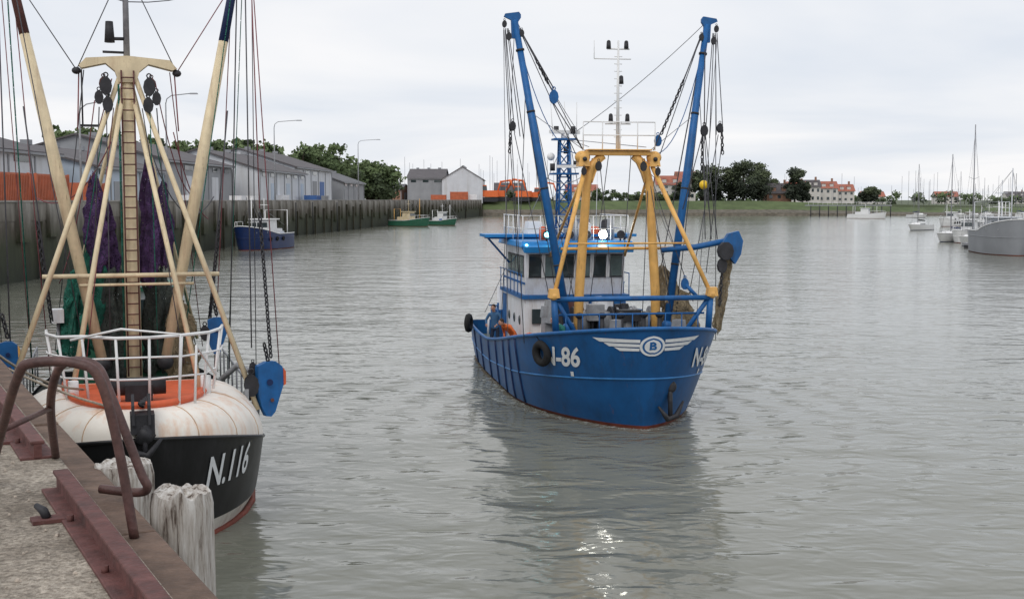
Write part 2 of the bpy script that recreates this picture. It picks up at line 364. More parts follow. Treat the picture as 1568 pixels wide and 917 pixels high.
def concrete():
    m=bpy.data.materials.new('quay_concrete'); m.use_nodes=True; nt=m.node_tree;N=nt.nodes;Lk=nt.links
    p=N['Principled BSDF']; p.inputs['Roughness'].default_value=.92
    tc=N.new('ShaderNodeTexCoord')
    n=N.new('ShaderNodeTexNoise'); n.inputs['Scale'].default_value=1.6; n.inputs['Detail'].default_value=9; n.inputs['Roughness'].default_value=.75; Lk.new(tc.outputs['Object'],n.inputs[0])
    n2=N.new('ShaderNodeTexNoise'); n2.inputs['Scale'].default_value=30; n2.inputs['Detail'].default_value=4; n2.inputs['Roughness'].default_value=.8; Lk.new(tc.outputs['Object'],n2.inputs[0])
    vo=N.new('ShaderNodeTexVoronoi'); vo.inputs['Scale'].default_value=30; Lk.new(tc.outputs['Object'],vo.inputs[0])
    r=N.new('ShaderNodeValToRGB'); r.color_ramp.elements[0].position=.36; r.color_ramp.elements[1].position=.62
    r.color_ramp.elements[0].color=(.28,.235,.185,1); r.color_ramp.elements[1].color=(.68,.60,.50,1); Lk.new(n.outputs[0],r.inputs[0])
    r2=N.new('ShaderNodeValToRGB'); r2.color_ramp.elements[0].position=.40; r2.color_ramp.elements[1].position=.56; r2.color_ramp.elements[0].color=(.32,.29,.26,1); Lk.new(n2.outputs[0],r2.inputs[0])
    mx=N.new('ShaderNodeMix'); mx.data_type='RGBA'; mx.blend_type='MULTIPLY'; mx.inputs[0].default_value=.75
    Lk.new(r.outputs[0],mx.inputs[6]); Lk.new(r2.outputs[0],mx.inputs[7])
    vb=N.new('ShaderNodeRGBToBW'); Lk.new(vo.outputs['Color'],vb.inputs[0])
    mx2=N.new('ShaderNodeMix'); mx2.data_type='RGBA'; mx2.blend_type='MULTIPLY'; mx2.inputs[0].default_value=.45
    Lk.new(mx.outputs[2],mx2.inputs[6]); Lk.new(vb.outputs[0],mx2.inputs[7]); Lk.new(mx2.outputs[2],p.inputs['Base Color'])
    bp=N.new('ShaderNodeBump'); bp.inputs['Distance'].default_value=.02; Lk.new(n2.outputs[0],bp.inputs['Height']); Lk.new(bp.outputs[0],p.inputs['Normal'])
    return m
conc=concrete()
QZ=4.8
edge=[(17.2,-30),(1.3,0),(-39,76),(-39,225),(-31,310),(-12,490)]
T=Thing('quay')
P=edge+[(-12,560),(-600,560),(-600,-30)]
T.poly('top',conc,[(x,y,QZ) for x,y in P],[list(range(len(P)))])
for i in range(len(edge)-1):
    (x0,y0),(x1,y1)=edge[i],edge[i+1]
    T.poly('wall',wallm,[(x0,y0,-2),(x1,y1,-2),(x1,y1,QZ),(x0,y0,QZ)],[(0,1,2,3)])
T.finish()
wpost=mat('weedy_timber_post',(.05,.048,.03),.9,.4,2)
T=Thing('harbour_parapet_wall')
par=[(-39,76),(-39,225),(-31,310),(-12,490)]
for i in range(len(par)-1):
    a=V(par[i]+(0,)); b=V(par[i+1]+(0,)); d=(b-a); L=d.length; d.normalize(); nn=V((d.y,-d.x,0))
    ang=math.atan2(d.y,d.x)
    T.box('parapet',wallm,a+d*L/2-nn*.2+V((0,0,(QZ+6.3)/2)),(L,.5,6.3-QZ),rz=ang)
    T.box('coping',pilm,a+d*L/2-nn*.2+V((0,0,6.36)),(L,.7,.14),rz=ang)
    k=int(L/6.4)
    for j in range(k):
        c=a+d*(j+.5)*L/k
        hh=3.4+random.uniform(-.6,.9)
        T.box('pilasters',pilm,c+nn*.15+V((0,0,6.25-hh/2)),(2.2,.4,hh),rz=ang)
        if random.random()<.7: T.box('fender_posts',wpost,c+nn*.3+d*random.uniform(2.4,3.4)+V((0,0,1.6+random.uniform(0,.8))),(.3,.3,random.uniform(4.5,6.5)),rz=ang)
        if random.random()<.15: T.tube('wall_ladders',dark,[c+nn*.45+V((0,0,0)),c+nn*.45+V((0,0,6))],.08,5)
T.finish()

grass=mat('grass',(.085,.115,.045),.9,.35,.15,bump=.2,bscale=2)
riprap=mat('stone_revetment',(.13,.115,.09),.9,.5,.6,bump=.3,bscale=2)
farland=mat('far_land',(.10,.12,.07),.9,.3,.02)
T=Thing('far_bank')
xs=[-14,-5,20,60,90,110,135,150,180,240,400,800,2500]
def bh(x): return 5.8 if x<120 else (5.8-(x-120)/40*2.8 if x<160 else 3.0)
prof=[(0,-1),(1,0.2),(7,.42),(16,1.0),(40,1.02)]
def strip(part,m,j0,j1):
    def f(i,j):
        y,k=prof[j0+j]; x=xs[i]; z=k*bh(x) if k>0 else -1
        return (x,498+y+(x*.02),z)
    T.grid(part,m,f,len(xs),j1-j0+1,smooth=False)
strip('revetment',riprap,0,2); strip('grass_slope',grass,2,4)
T.poly('land',farland,[(x,538+x*.02,1.02*bh(x)) for x in xs]+[(x,6500,3) for x in xs[::-1]],[list(range(2*len(xs)))])
T.poly('land',farland,[(-14,538,5.9),(-14,6500,3),(-4000,6500,3),(-4000,565,4.9),(-14,562,4.9)],[(0,1,2,3,4)])
T.finish()

# ------------------------------------------------------------------ buildings
roofm=mat('dark_corrugated_roof',(.095,.085,.09),.7,.2,.4,.4,(.16,.145,.14),sscale=.5)
roofg=mat('grey_roof',(.13,.13,.14),.7,.2,.4)
wallw=mat('white_cladding',(.60,.62,.66),.6,.08,.3,.4,(.36,.34,.31),sscale=.5)
wallb=mat('pale_blue_cladding',(.46,.54,.64),.6,.08,.3,.3,(.3,.33,.35),sscale=.5)
wallg=mat('grey_cladding',(.28,.29,.31),.6,.12,.3)
brick=mat('brick',(.30,.17,.12),.85,.2,1)
redroof=mat('red_tile_roof',(.36,.13,.09),.8,.2,.5)
bdoor=mat('blue_door',(.05,.13,.35),.5,.1,1)
def warehouse(name,p0,p1,depth,z0,eave,ridge,wm,rm,nbay=6,doors=(),over=.5):
    a=V(p0+(0,));b=V(p1+(0,));d=b-a;L=d.length;ang=math.atan2(d.y,d.x)
    T=Thing(name,Matrix.Translation((a.x,a.y,0))@Matrix.Rotation(ang,4,'Z'))
    D=depth
    T.poly('walls',wm,[(0,0,z0),(L,0,z0),(L,D,z0),(0,D,z0),(0,0,eave),(L,0,eave),(L,D,eave),(0,D,eave),(0,D/2,ridge-.1),(L,D/2,ridge-.1)],
        [(0,1,5,4),(2,3,7,6),(1,2,6,9,5),(3,0,4,8,7)])
    t=.25
    for sgn in(0,1):
        y0=-over if sgn==0 else D+over
        ze=eave-(ridge-eave)*over/(D/2)
        T.poly('roof',rm,[(-over,y0,ze+.05),(L+over,y0,ze+.05),(L+over,D/2,ridge+.05),(-over,D/2,ridge+.05),(-over,y0,ze-t+.05),(L+over,y0,ze-t+.05),(L+over,D/2,ridge-t+.05),(-over,D/2,ridge-t+.05)],
            [(0,1,2,3),(4,5,6,7),(0,1,5,4),(0,3,7,4),(1,2,6,5)])
    T.box('gutter',wallg,(L/2,-over-.1,eave-.35),(L,.2,.25))
    for i in range(nbay+1):
        T.box('wall_posts',wallg,(min(max(.2,i*L/nbay),L-.2),-.06,(z0+eave)/2-.3),(.3,.12,eave-z0-.7))
    for i in range(nbay):
        cx=(i+.5)*L/nbay
        dm=doors[i%len(doors)] if doors else None
        if dm: T.box('doors',dm,(cx,-.05,z0+(eave-z0)*.36),(L/nbay*random.uniform(.4,.6),.1,(eave-z0)*random.uniform(.55,.7)))
        if random.random()<.6: T.box('windows',glass,(cx,-.05,z0+(eave-z0)*.86),(L/nbay*random.uniform(.35,.6),.09,(eave-z0)*.09))
    T.box('gable_door',wallg,(L+.05,D/2,z0+2.2),(.1,4,4.4)); T.box('gable_door',wallg,(-.05,D/2,z0+2.2),(.1,4,4.4))
    for i in range(3): T.box('roof_vents',wallg,((i+.6)*L/3.2,D*.5,ridge+.25),(1.1,1.1,.6))
    T.finish()
warehouse('warehouse',(-52,100),(-52,143),26,QZ,11.8,15.2,wallw,roofm,6,(wallg,None,bdoor,None))
warehouse('warehouse',(-49,146),(-49,176),20,QZ,10.6,13.2,wallb,roofm,5,(None,wallg))
warehouse('warehouse',(-50,180),(-49,218),26,QZ,12.4,16.0,wallg,roofm,5,(None,wallw))
warehouse('warehouse',(-45,222),(-43.5,262),22,QZ,12.0,15.6,wallw,roofm,6,(None,wallb))
warehouse('warehouse',(-46,264),(-44,304),24,QZ,13.6,17.4,wallw,roofm,5,(bdoor,None,wallg))
warehouse('shed',(-42,309),(-40,336),14,QZ,11,13.5,wallg,roofg,4,(wallg,None))
warehouse('warehouse',(-43,512),(-28,512),40,5,15.5,19.5,wallg,roofm,3,(wallg,None))
warehouse('warehouse',(-28.5,550),(-28.5,508),16.5,5,15.0,20,wallw,roofm,5,(None,))
warehouse('shed',(-60,520),(-46,518),14,5,11,13,brick,roofg,3)

def house(name,x,y,w_,d_,h,rh,wm,rm,cols=3,fl=2,z0=5.8,rz=0):
    T=Thing(name,Matrix.Translation((x,y,z0))@Matrix.Rotation(rz,4,'Z'))
    T.poly('walls',wm,[(0,0,-.5),(w_,0,-.5),(w_,d_,-.5),(0,d_,-.5),(0,0,h),(w_,0,h),(w_,d_,h),(0,d_,h),(0,d_/2,h+rh-.1),(w_,d_/2,h+rh-.1)],[(0,1,5,4),(2,3,7,6),(1,2,6,9,5),(3,0,4,8,7)])
    T.poly('roof',rm,[(-.5,-.6,h-.2),(w_+.5,-.6,h-.2),(w_+.5,d_/2,h+rh),(-.5,d_/2,h+rh),(-.5,d_+.6,h-.2),(w_+.5,d_+.6,h-.2)],[(0,1,2,3),(3,2,5,4)])
    T.box('chimney',brick,(w_*.8,d_/2,h+rh+.5),(.9,.9,2))
    for f in range(fl):
        for c in range(cols):
            T.box('windows',glass,((c+.5)*w_/cols,-.04,h/fl*(f+.55)),(w_/cols*.4,.08,h/fl*.4))
    for c in range(2):
        T.box('dormers',wm,(w_*(.3+.4*c),d_*.16,h+rh*.35),(1.8,1.6,1.8)); T.box('dormer_roofs',rm,(w_*(.3+.4*c),d_*.16,h+rh*.35+1.0),(2.1,1.9,.2))
    T.finish()
hw=mat('house_white',(.62,.59,.56),.8,.08,.5)
house('house',65,560,12,10,7.5,4,hw,redroof,4,3); house('house',78,590,9,9,9,5,hw,redroof,3,2)
house('house',113,552,11,9,3.5,4.5,brick,roofm,3,1)
for i,(x,ww,h) in enumerate([(138,9,6),(148,8,7),(157,10,6.4),(169,9,5)]):
    house('house',x,620+i*9,ww,9,h+1,3.5,hw,redroof if i!=1 else roofm,3,2,z0=5.0)
house('house',-8,575,14,10,5,3.5,hw,roofm,4,2); house('house',28,640,16,10,5,3.5,hw,redroof,4,2)
for i in range(4): house('house',235+i*55+random.uniform(-15,15),980+random.uniform(0,60),18,12,6,4,hw,redroof if i%3 else roofm,4,2,z0=3)

# ------------------------------------------------------------------ trees
bark=mat('bark',(.07,.055,.04),.9,.3,3)
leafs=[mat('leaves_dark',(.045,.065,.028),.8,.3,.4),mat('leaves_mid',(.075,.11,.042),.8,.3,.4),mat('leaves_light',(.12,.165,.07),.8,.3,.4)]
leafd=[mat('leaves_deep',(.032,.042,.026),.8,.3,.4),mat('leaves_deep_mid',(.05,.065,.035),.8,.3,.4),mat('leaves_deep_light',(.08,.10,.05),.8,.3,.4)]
def clump(T,c,r,n,size,ms):
    bm=T.b('leaves_'+ms.name[7:],ms)
    for _ in range(n):
        d=V((random.gauss(0,1),random.gauss(0,1),random.gauss(0,1))).normalized()*r*random.random()**.5*random.uniform(.7,1.25)
        p=V(c)+V((d.x,d.y,d.z*.75)); a=V((random.gauss(0,1),random.gauss(0,1),random.gauss(0,1))).normalized(); b_=a.orthogonal().normalized(); s=size*random.uniform(.6,1.3)
        bm.faces.new([bm.verts.new(p+a*s),bm.verts.new(p+b_*s*.8),bm.verts.new(p-a*s),bm.verts.new(p-b_*s*.8)])
def tree(T,x,y,z0,h,w_,n=22,leaf=.45,set_=leafs,per=70,low=.12):
    T.tube('trunk',bark,[(x,y,z0-.5),(x+random.uniform(-.3,.3),y,z0+h*.4),(x,y,z0+h*.75)],[h*.03,h*.022,h*.008],7)
    for i in range(n):
        q=random.uniform(0,2*math.pi); zz=random.uniform(low,1); rr=w_/2*math.sqrt(max(0.08,1-((zz-.5)/.56)**2))*random.uniform(.1,.95)
        c=V((x+math.cos(q)*rr,y+math.sin(q)*rr,z0+h*zz*.93))
        if i%3==0: T.tube('limbs',bark,[(x,y,z0+h*min(.6,zz*.6)),c],[h*.012,h*.004],5)
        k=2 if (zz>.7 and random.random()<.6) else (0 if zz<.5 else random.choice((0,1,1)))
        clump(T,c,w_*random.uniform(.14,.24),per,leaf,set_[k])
for (x,h,ww,y) in [(82,13,11,540),(88,15.5,13,548),(96,15,13,552),(101,17.5,15,543),(108,14,12,545),(110,17,13,556),(117,10,9,560),(124,14.5,10,546),(129,9,8,552),(76,8,8,560),(164,6,9,570)]:
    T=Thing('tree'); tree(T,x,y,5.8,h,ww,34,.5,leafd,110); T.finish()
T=Thing('distant_tree_mass')
for i in range(44):
    t=i/43; x=-96+t*54+random.uniform(-2,2); y=345+t*75+random.uniform(-8,8)
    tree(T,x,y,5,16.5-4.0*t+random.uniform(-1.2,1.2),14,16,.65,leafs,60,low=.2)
T.finish()
T=Thing('distant_tree_mass')
for i in range(26): tree(T,-92+i*1.7+random.uniform(-2,2),250+i*4.4,5,14.6+random.uniform(-1,1)+(2.0 if i<5 else 0)+i*.12,10,12,.55,leafs,60,low=.3)
T.finish()
T=Thing('distant_hedge')
for i in range(40):
    x=-12+i*2.2+random.uniform(-1,1); tree(T,x,560+random.uniform(-5,5),5.6,random.uniform(2.5,5.5),7,6,.5,leafs,40)
T.finish()
T=Thing('distant_treeline')
for i in range(80):
    x=130+i*8+random.uniform(-3,3); tree(T,x,900+random.uniform(-20,20),3,random.uniform(5,9),15,6,.9,leafs,25)
T.finish()

# ------------------------------------------------------------------ street lamps
def lamp_post(x,y,h,arm=4):
    T=Thing('street_lamp',Matrix.Translation((x,y,QZ)))
    T.tube('pole',grey,[(0,0,0),(0,0,h*.6),(0,0,h-1.2)],[.14,.11,.08],8)
    T.tube('arm',grey,[(0,0,h-1.2),(.15,0,h-.6),(.7,0,h-.2),(arm,0,h+.05)],.06,6)
    T.box('lantern',wallg,(arm+.4,0,h+.03),(1.0,.35,.16),top=.8)
    T.box('base',grey,(0,0,.4),(.35,.35,.8))
    T.finish()
lamp_post(-41.5,218,15.4); lamp_post(-37,300,16,4.5); lamp_post(-41.5,150,14.3,3)
lamp_post(-41.5,120,11,2)

def container(x,y,m,L=6,h=2.6,rz=R(90),z=QZ):
    T=Thing('shipping_container',Matrix.Translation((x,y,z))@Matrix.Rotation(rz,4,'Z'))
    T.box('body',m,(0,0,h/2),(L,2.4,h-.1))
    for i in range(int(L/.35)): 
        for s in(-1,1): T.box('corrugation',m,(-L/2+.3+i*.35,s*1.22,h/2),(.16,.06,h-.4))
    for sx in(-1,1):
        for sy in(-1,1): T.box('corner_posts',m,(sx*(L/2-.06),sy*1.19,h/2),(.18,.18,h))
    T.box('doors',m,(L/2+.03,.6,h/2),(.05,1.1,h-.4)); T.box('doors',m,(L/2+.03,-.6,h/2),(.05,1.1,h-.4))
    T.finish()
contr=mat('faded_orange_container',(.48,.13,.06),.6,.25,.8,.6,(.3,.13,.09))
container(-42.5,112,contr,8,4.0); container(-42.7,103,contr,8,4.0); container(-43,125,contr,6,3.4)
container(-29,492,contr,6,3.4,0,5); container(-21,494,contr,7,4.6,0,5); container(-16,496,white,4,3.6,0,5)
container(-44,236,white,6); container(-41,256,bdoor,6); container(-43,280,wallg,6)

def truck(x,y,rz=0,z=5,bodym=white,name='van'):
    T=Thing(name,Matrix.Translation((x,y,z))@Matrix.Rotation(rz,4,'Z'))
    T.prism('body',bodym,[(-2.6,.4),(2.5,.4),(2.6,1.1),(1.9,1.3),(1.3,2.2),(-2.6,2.3)],(0,0,0),(1,0,0),(0,0,1),1.9)
    T.prism('windows',glass,[(1.0,1.35),(1.75,1.35),(1.25,2.05),(1.0,2.05)],(0,0,0),(1,0,0),(0,0,1),1.93)
    for sx in(-1.6,1.6):
        for sy in(-.85,.85): tyre(T,'wheels',(sx,sy,.36),(0,1,0),.36,.12)
    T.finish()
for (x,y) in [(-44,170),(-43,196),(-43,206)]: truck(x,y,R(90),QZ)
for (x,y) in [(20,518),(27,518)]: truck(x,y,0,5.8)

def excavator(x,y,z,s=1,rz=0):
    T=Thing('orange_excavator',Matrix.Translation((x,y,z))@Matrix.Rotation(rz,4,'Z')@Matrix.Scale(s,4))
    for q in(-1,1):
        T.prism('tracks',dark,[(-2,.2),(-1.7,0),(1.7,0),(2,.2),(2,.6),(1.7,.8),(-1.7,.8),(-2,.6)],(0,q,0),(1,0,0),(0,0,1),.6)
    T.box('house',orange2,(-.5,0,1.5),(3,2.4,1.2),top=.92); T.box('cab',orange2,(.7,.6,2.4),(1.2,1,1.4),top=.85); T.box('cab_glass',glass,(.7,.6,2.5),(1.22,1.02,.8),top=.9)
    T.tube('boom',orange2,[(1,-.3,1.6),(2.6,-.3,4.3),(4.6,-.3,4.0)],[.25,.3,.22],6); T.tube('stick',orange2,[(4.5,-.3,4.2),(5.3,-.3,1.8)],[.2,.15],6)
    T.prism('bucket',dark,[(0,0),(.9,-.1),(.9,-.7),(.2,-.9)],(5,-.3,1.8),(1,0,0),(0,0,1),1)
    T.finish()
excavator(-10,512,5.6,2.2,R(180)); excavator(-5,516,5.8,2.1); excavator(4,512,5.8,2.0,R(165)); excavator(9,516,5.8,1.8)

# ------------------------------------------------------------------ small vessels
def workboat(name,x,y,psi,L,hm,cabm,B=1.8,h=1.9,house_=True,mast=5,boom=None):
    T=Thing(name,frame((x,y,0),psi))
    H=Hull(L,B,lambda a:h*(1-.35*min(1,a/(L*.5))),lambda a:.5*h,L*.35,L*.4,2,1.5,.5)
    H.build(T,hm,red,hm,lambda a:h*.35,24,cap=whitec)
    if house_:
        T.box('wheelhouse',cabm,(-L*.55,0,h*.4+1.3),(L*.22,B*1.1,2.6),top=.93); T.box('wheelhouse_roof',cabm,(-L*.55,0,h*.4+2.68),(L*.26,B*1.3,.14))
        T.box('wheelhouse_windows',glass,(-L*.55,0,h*.4+1.95),(L*.22+.02,B*1.03,.6),top=.97)
        T.box('lower_house',cabm,(-L*.7,0,h*.4+.7),(L*.2,B*1.05,1.4),top=.96)
        T.tube('mast',cabm,[(-L*.55,0,h*.4+2.7),(-L*.55,0,h*.4+2.7+mast*.5)],.05,6)
        T.tube('mast_arm',cabm,[(-L*.55,-.7,h*.4+2.9+mast*.3),(-L*.55,.7,h*.4+2.9+mast*.3)],.04,5)
    T.tube('fore_mast',boom or cabm,[(-L*.25,0,h*.4),(-L*.25,0,mast+1.2)],.07,6)
    T.tube('gantry',boom or cabm,[(-L*.85,-B*.7,h*.4),(-L*.85,-B*.7,h+2),(-L*.85,B*.7,h+2),(-L*.85,B*.7,h*.4)],.07,6)
    for i in range(5): T.box('deck_boxes',random.choice((orange,white,bdoor,grey,dark)),(-L*random.uniform(.2,.9),random.uniform(-B*.5,B*.5),h*.4+.5),(random.uniform(.4,1),random.uniform(.4,1),random.uniform(.6,1.4)))
    for i in range(4): T.wire('rigging',wirel,(-L*.25,0,mast+1),(-L*random.uniform(.0,1),random.choice((-1,1))*B*.7,h),.02)
    for sd in(-1,1):
        T.tube('rails',whitec,[H.pt(sd,q*L,h*.7)+V((0,0,h*.3+.5)) for q in(.02,.1,.2,.3,.4)],.03,5)
        for q in(.1,.25,.4): T.tube('rails',whitec,[H.pt(sd,q*L,h*.7),H.pt(sd,q*L,h*.7)+V((0,0,h*.3+.5))],.03,5)
    for i in range(3): tyre(T,'fenders',H.pt(1,L*(.3+.15*i),h*.45)+V((0,.1,0)),(0,1,0),.3,.1)
    T.finish()
workboat('blue_fishing_boat',-34.5,158,R(-14),12.5,navy,whitec,2.3,3.1,True,5.5)
workboat('green_fishing_boat',-20,300,R(60),11,greenm,beige,1.9,2.2,True,5.5,yel)
workboat('small_workboat',-14,312,R(55),8,greenm,whitec,1.5,1.8,True,4)
workboat('motor_boat',128,425,R(60),13,whitec,whitec,2,2.2,True,3)

def sailboat(x,y,psi,L=9,mast=12,hm=whitec,name='sailboat',cover=navy):
    T=Thing(name,frame((x,y,0),psi))
    H=Hull(L,L*.16,lambda a:L*.125*(1-.15*min(1,a/(L*.6))),lambda a:.6,L*.5,L*.6,1.7,1.4,.8,zb=-.4)
    H.build(T,hm,navy,None,lambda a:.85,20,mdeck=whitec,cap=whitec)
    T.box('cabin',whitec,(-L*.45,0,1.25),(L*.34,L*.2,.7),top=.85); T.box('cabin_windows',glass,(-L*.45,0,1.3),(L*.28,L*.2,.2),top=.9)
    T.tube('mast',wirel,[(-L*.4,0,.9),(-L*.4,0,mast)],[.09,.07],6)
    T.tube('boom',wirel,[(-L*.4,0,2),(-L*.8,0,1.9)],.05,6); T.tube('sail_cover',cover,[(-L*.41,0,2.2),(-L*.6,0,2.1),(-L*.8,0,2.0)],[.12,.16,.08],6)
    for q in(-1,1): T.wire('rigging',wirel,(-L*.42,q*L*.14,1),(-L*.4,0,mast*.92),.015); T.tube('spreaders',wirel,[(-L*.4,0,mast*.55),(-L*.4,q*.7,mast*.57)],.025,5)
    T.wire('rigging',wirel,(-.2,0,1),(-L*.4,0,mast*.95),.015); T.wire('rigging',wirel,(-L,0,1),(-L*.4,0,mast),.015)
    T.tube('pulpit',wirel,[(-1,.5,1),(-.9,.5,1.6),(-.1,0,1.7),(-.9,-.5,1.6),(-1,-.5,1)],.025,5)
    T.finish()
sailboat(63,172,R(-30),11,17,cover=navy); sailboat(65.5,190,R(-40),11,13.5); sailboat(84,262,R(-40),10,14,cover=netd)
workboat('motor_boat',67,186,R(-35),10,whitec,whitec,1.8,1.9,True,3)
for i in range(24):
    sailboat(150+i*9+random.uniform(-4,4),440+random.uniform(-25,45),R(random.uniform(-70,70)),random.uniform(8,11),random.uniform(10,17),name='moored_sailboat')
T=Thing('distant_masts')
for i in range(80):
    x=random.uniform(150,430);y=random.uniform(560,760); T.tube('m',wirel,[(x,y,3),(x,y,random.uniform(11,22))],.09,5)
for i in range(50):
    x=random.uniform(-70,40);y=random.uniform(620,760); T.tube('m',wirel,[(x,y,3),(x,y,random.uniform(18,32))],.10,5)
T.finish()
wood=mat('weathered_timber',(.16,.15,.13),.9,.4,2,.4,(.06,.06,.045))
T=Thing('floating_pontoon')
T.box('deck',grey,(70,167,.55),(18,2.2,.3)); T.box('deck',grey,(62,152,.55),(2.0,26,.28)); T.box('float',dark,(62,152,.2),(1.7,25.6,.5)); T.box('float',dark,(70,167,.2),(17.6,1.9,.5))
for y in(141,153,163): T.tube('piles',wood,[(63.4,y,-1),(63.4,y,4.6)],.22,8)
for x in(68,76): T.tube('piles',wood,[(x,168.6,-1),(x,168.6,4.6)],.22,8)
for i in range(8): T.box('service_posts',whitec,(62.7,141+i*3.2,1.2),(.3,.3,1.1))
T.finish()
workboat('grey_workboat',58.5,143,R(-8),16,wallg,wallw,3.0,4.2,True,9); workboat('motor_boat',62,158,R(-20),12,whitec,whitec,2.2,2.8,True,5)
workboat('motor_boat',69,176,R(-30),10,navy,whitec,1.9,2.3,True,5); workboat('motor_boat',84,205,R(-40),9,whitec,whitec,1.8,2,True,4)
sailboat(72,172,R(-20),10,11); workboat('motor_boat',104,300,R(-40),10,whitec,whitec,1.8,2,True,4); workboat('motor_boat',95,255,R(-50),10,wallg,whitec,1.8,2,True,4)
T=Thing('far_jetty')
T.box('deck',grey,(133,492,4.2),(34,2,.4))
for i in range(10): T.tube('piles',dark,[(118+i*3.5,491,-1),(118+i*3.5,491,4)],.2,6)
for i in range(18): T.tube('railing',whitec,[(117+i*1.9,491,4.3),(117+i*1.9,491,5.4)],.05,5)
T.tube('railing',whitec,[(117,491,5.4),(150,491,5.4)],.06,5)
T.finish()

# ================================================================== blue trawler
PSI=R(9.5)
ORG=(3.92,34.0,0)
T=Thing('blue_fishing_trawler',frame(ORG,PSI))
ztop=lambda a:1.48+1.46*max(0,1-a/11)**1.2
zrub=lambda a:.70+.80*max(0,1-a/11)**1.2
H=Hull(18.5,3.2,ztop,zrub,5.0,6.8,1.85,1.38,.85,.87,flare=.8,stern=.12)
dz=lambda a:1.4 if a<6 else .85
H.build(T,blue,red,bluel,dz,64,cap=blue2,rr=.03,nz=16)
H.text(T,'registration_starboard',signw,'N-86',.80,-2.95,1.95,0,.022,sx=.95,slope=.06)
H.text(T,'registration_port',signw,'N-86',.80,2.50,1.92,0,.022,sx=.95,slope=-.06)
zc=2.46
def circ(r,n=28,sx=1): return [(math.cos(2*math.pi*k/n)*r*sx,zc+math.sin(2*math.pi*k/n)*r) for k in range(n)]
H.shape(T,'emblem_disc',signw,circ(.29,sx=1.25),.026); H.shape(T,'emblem_ring',blue2,circ(.23,sx=1.25),.034); H.shape(T,'emblem_inner',signw,circ(.185,sx=1.25),.042)
H.text(T,'emblem_letter',blue2,'B',.3,0,zc,0,.012,sx=1.2,off=.052)
for sgn in(-1,1):
    for k,(y0,y1,l0,l1) in enumerate([(.10,.19,1.75,1.52),(-.02,.06,1.40,1.22),(-.14,-.06,1.08,.90)]):
        pts=[(.36,y0),(.36,y1),(.9,y1+.01),(l0,y1+.02),(l1,y0)]
        H.shape(T,'emblem_wing',signw,[(sgn*p[0],zc+p[1]) for p in (pts if sgn>0 else pts[::-1])],.026)
for sgn in(-1,1):
    H.shape(T,'scuppers',signw,[(sgn*2.40,1.42),(sgn*2.52,1.42),(sgn*2.54,1.56),(sgn*2.42,1.57)],.026)
p=H.surf(.75,.75,.12); T.tube('anchor',dark,[p+V((0,0,.5)),p+V((.05,0,-.35))],.07,6); T.tube('anchor',dark,[p+V((.15,-.38,-.05)),p+V((.12,-.1,-.42)),p+V((.0,.2,-.35)),p+V((-.1,.42,.05))],[.03,.09,.09,.03],6)
p=H.surf(.85,1.2,.0); T.ball('hawse_pipe',dark,p,.17,(.5,.9,1))
for sd in(-1,1):
    for a in [4.6,5.6,6.9,8.6,10.4,12.4,14.6]:
        T.tube('fender_bars',navy,[H.pt(sd,a,z) for z in (.1,.4,zrub(a),(zrub(a)+ztop(a))/2,ztop(a)-.03)],.05,6)
tc_=H.surf(-3.75,2.02,.1)
tyre(T,'tyre_fenders',tc_,(.5,-1,-.1),.40,.12); T.wire('tyre_ropes',rubber,tc_+V((0,0,.3)),H.pt(-1,2.9,2.55),.02)
tyre(T,'tyre_fenders',H.pt(-1,14.6,1.6)+V((0,-.22,0.1)),(0.4,1,0),.38,.12)
for sd in(-1,1):
    T.tube('bow_frame',blue2,[(-2.25,sd*2.3,2.6),(-2.25,sd*2.36,3.68)],.10,8)
    T.tube('bow_frame',blue2,[(-2.25,sd*2.3,3.6),(-2.6,sd*1.5,2.3)],.07,8)
    T.ball('frame_joints',yel,(-2.2,sd*2.38,3.72),.15,(1,1,.9),10)
    T.box('frame_joints',yel,(-2.2,sd*2.38,3.80),(.26,.32,.26),top=.8)
T.tube('bow_frame',blue2,[(-2.2,-2.38,3.62),(-2.2,2.38,3.62)],.075,8)
T.tube('bow_frame',blue2,[(-2.35,-2.2,3.15),(-2.35,2.2,3.15)],.03,8)
for i in range(9): T.tube('bow_frame',blue2,[(-2.3,-2+i*.5,3.15),(-2.3,-2+i*.5,2.5)],.018,5)
for sd in(-1,1):
    T.tube('portal',yel,[(-4.1,sd*1.28,1.3),(-4.1,sd*1.2,3.7),(-4.1,sd*.98,7.0),(-4.1,sd*.84,7.5),(-4.1,sd*.5,7.85)],[.15,.15,.135,.15,.13],10)
    T.tube('portal_legs',yel,[(-4.0,sd*1.05,7.5),(-2.25,sd*2.36,3.75)],[.075,.065],8)
    T.tube('portal_back_legs',yel,[(-4.2,sd*1.0,7.4),(-8.2,sd*1.3,4.6)],.045,8)
    T.prism('portal_gussets',yel,[(0,0),(.42,0),(.25,-.14),(.1,-.45),(0,-.75)],(-4.1,sd*.82,7.75),(0,-sd,0),(0,0,1),.16)
    T.ball('portal_heads',yel,(-4.1,sd*1.12,7.78),.22,(1,1.1,.9),12)
    T.box('portal_heads',yel,(-4.1,sd*1.1,7.7),(.46,.34,.4),top=.75)
    T.ball('portal_pins',dark,(-3.85,sd*1.1,7.72),.07)
    T.block('portal_blocks',dark,(-3.75,sd*.7,7.5),.12); T.block('portal_blocks',dark,(-3.75,sd*1.15,7.35),.10)
T.box('portal_crosshead',yel,(-4.1,0,7.90),(.34,2.2,.13)); T.box('portal_crosshead',yel,(-4.1,0,8.0),(.55,2.0,.04))
T.tube('portal_lower_bar',yel,[(-4.25,-1.75,5.0),(-4.25,2.1,5.0)],.045,8); T.tube('portal_lower_bar',yel,[(-2.95,-1.85,5.2),(-2.95,1.85,5.2)],.028,8)
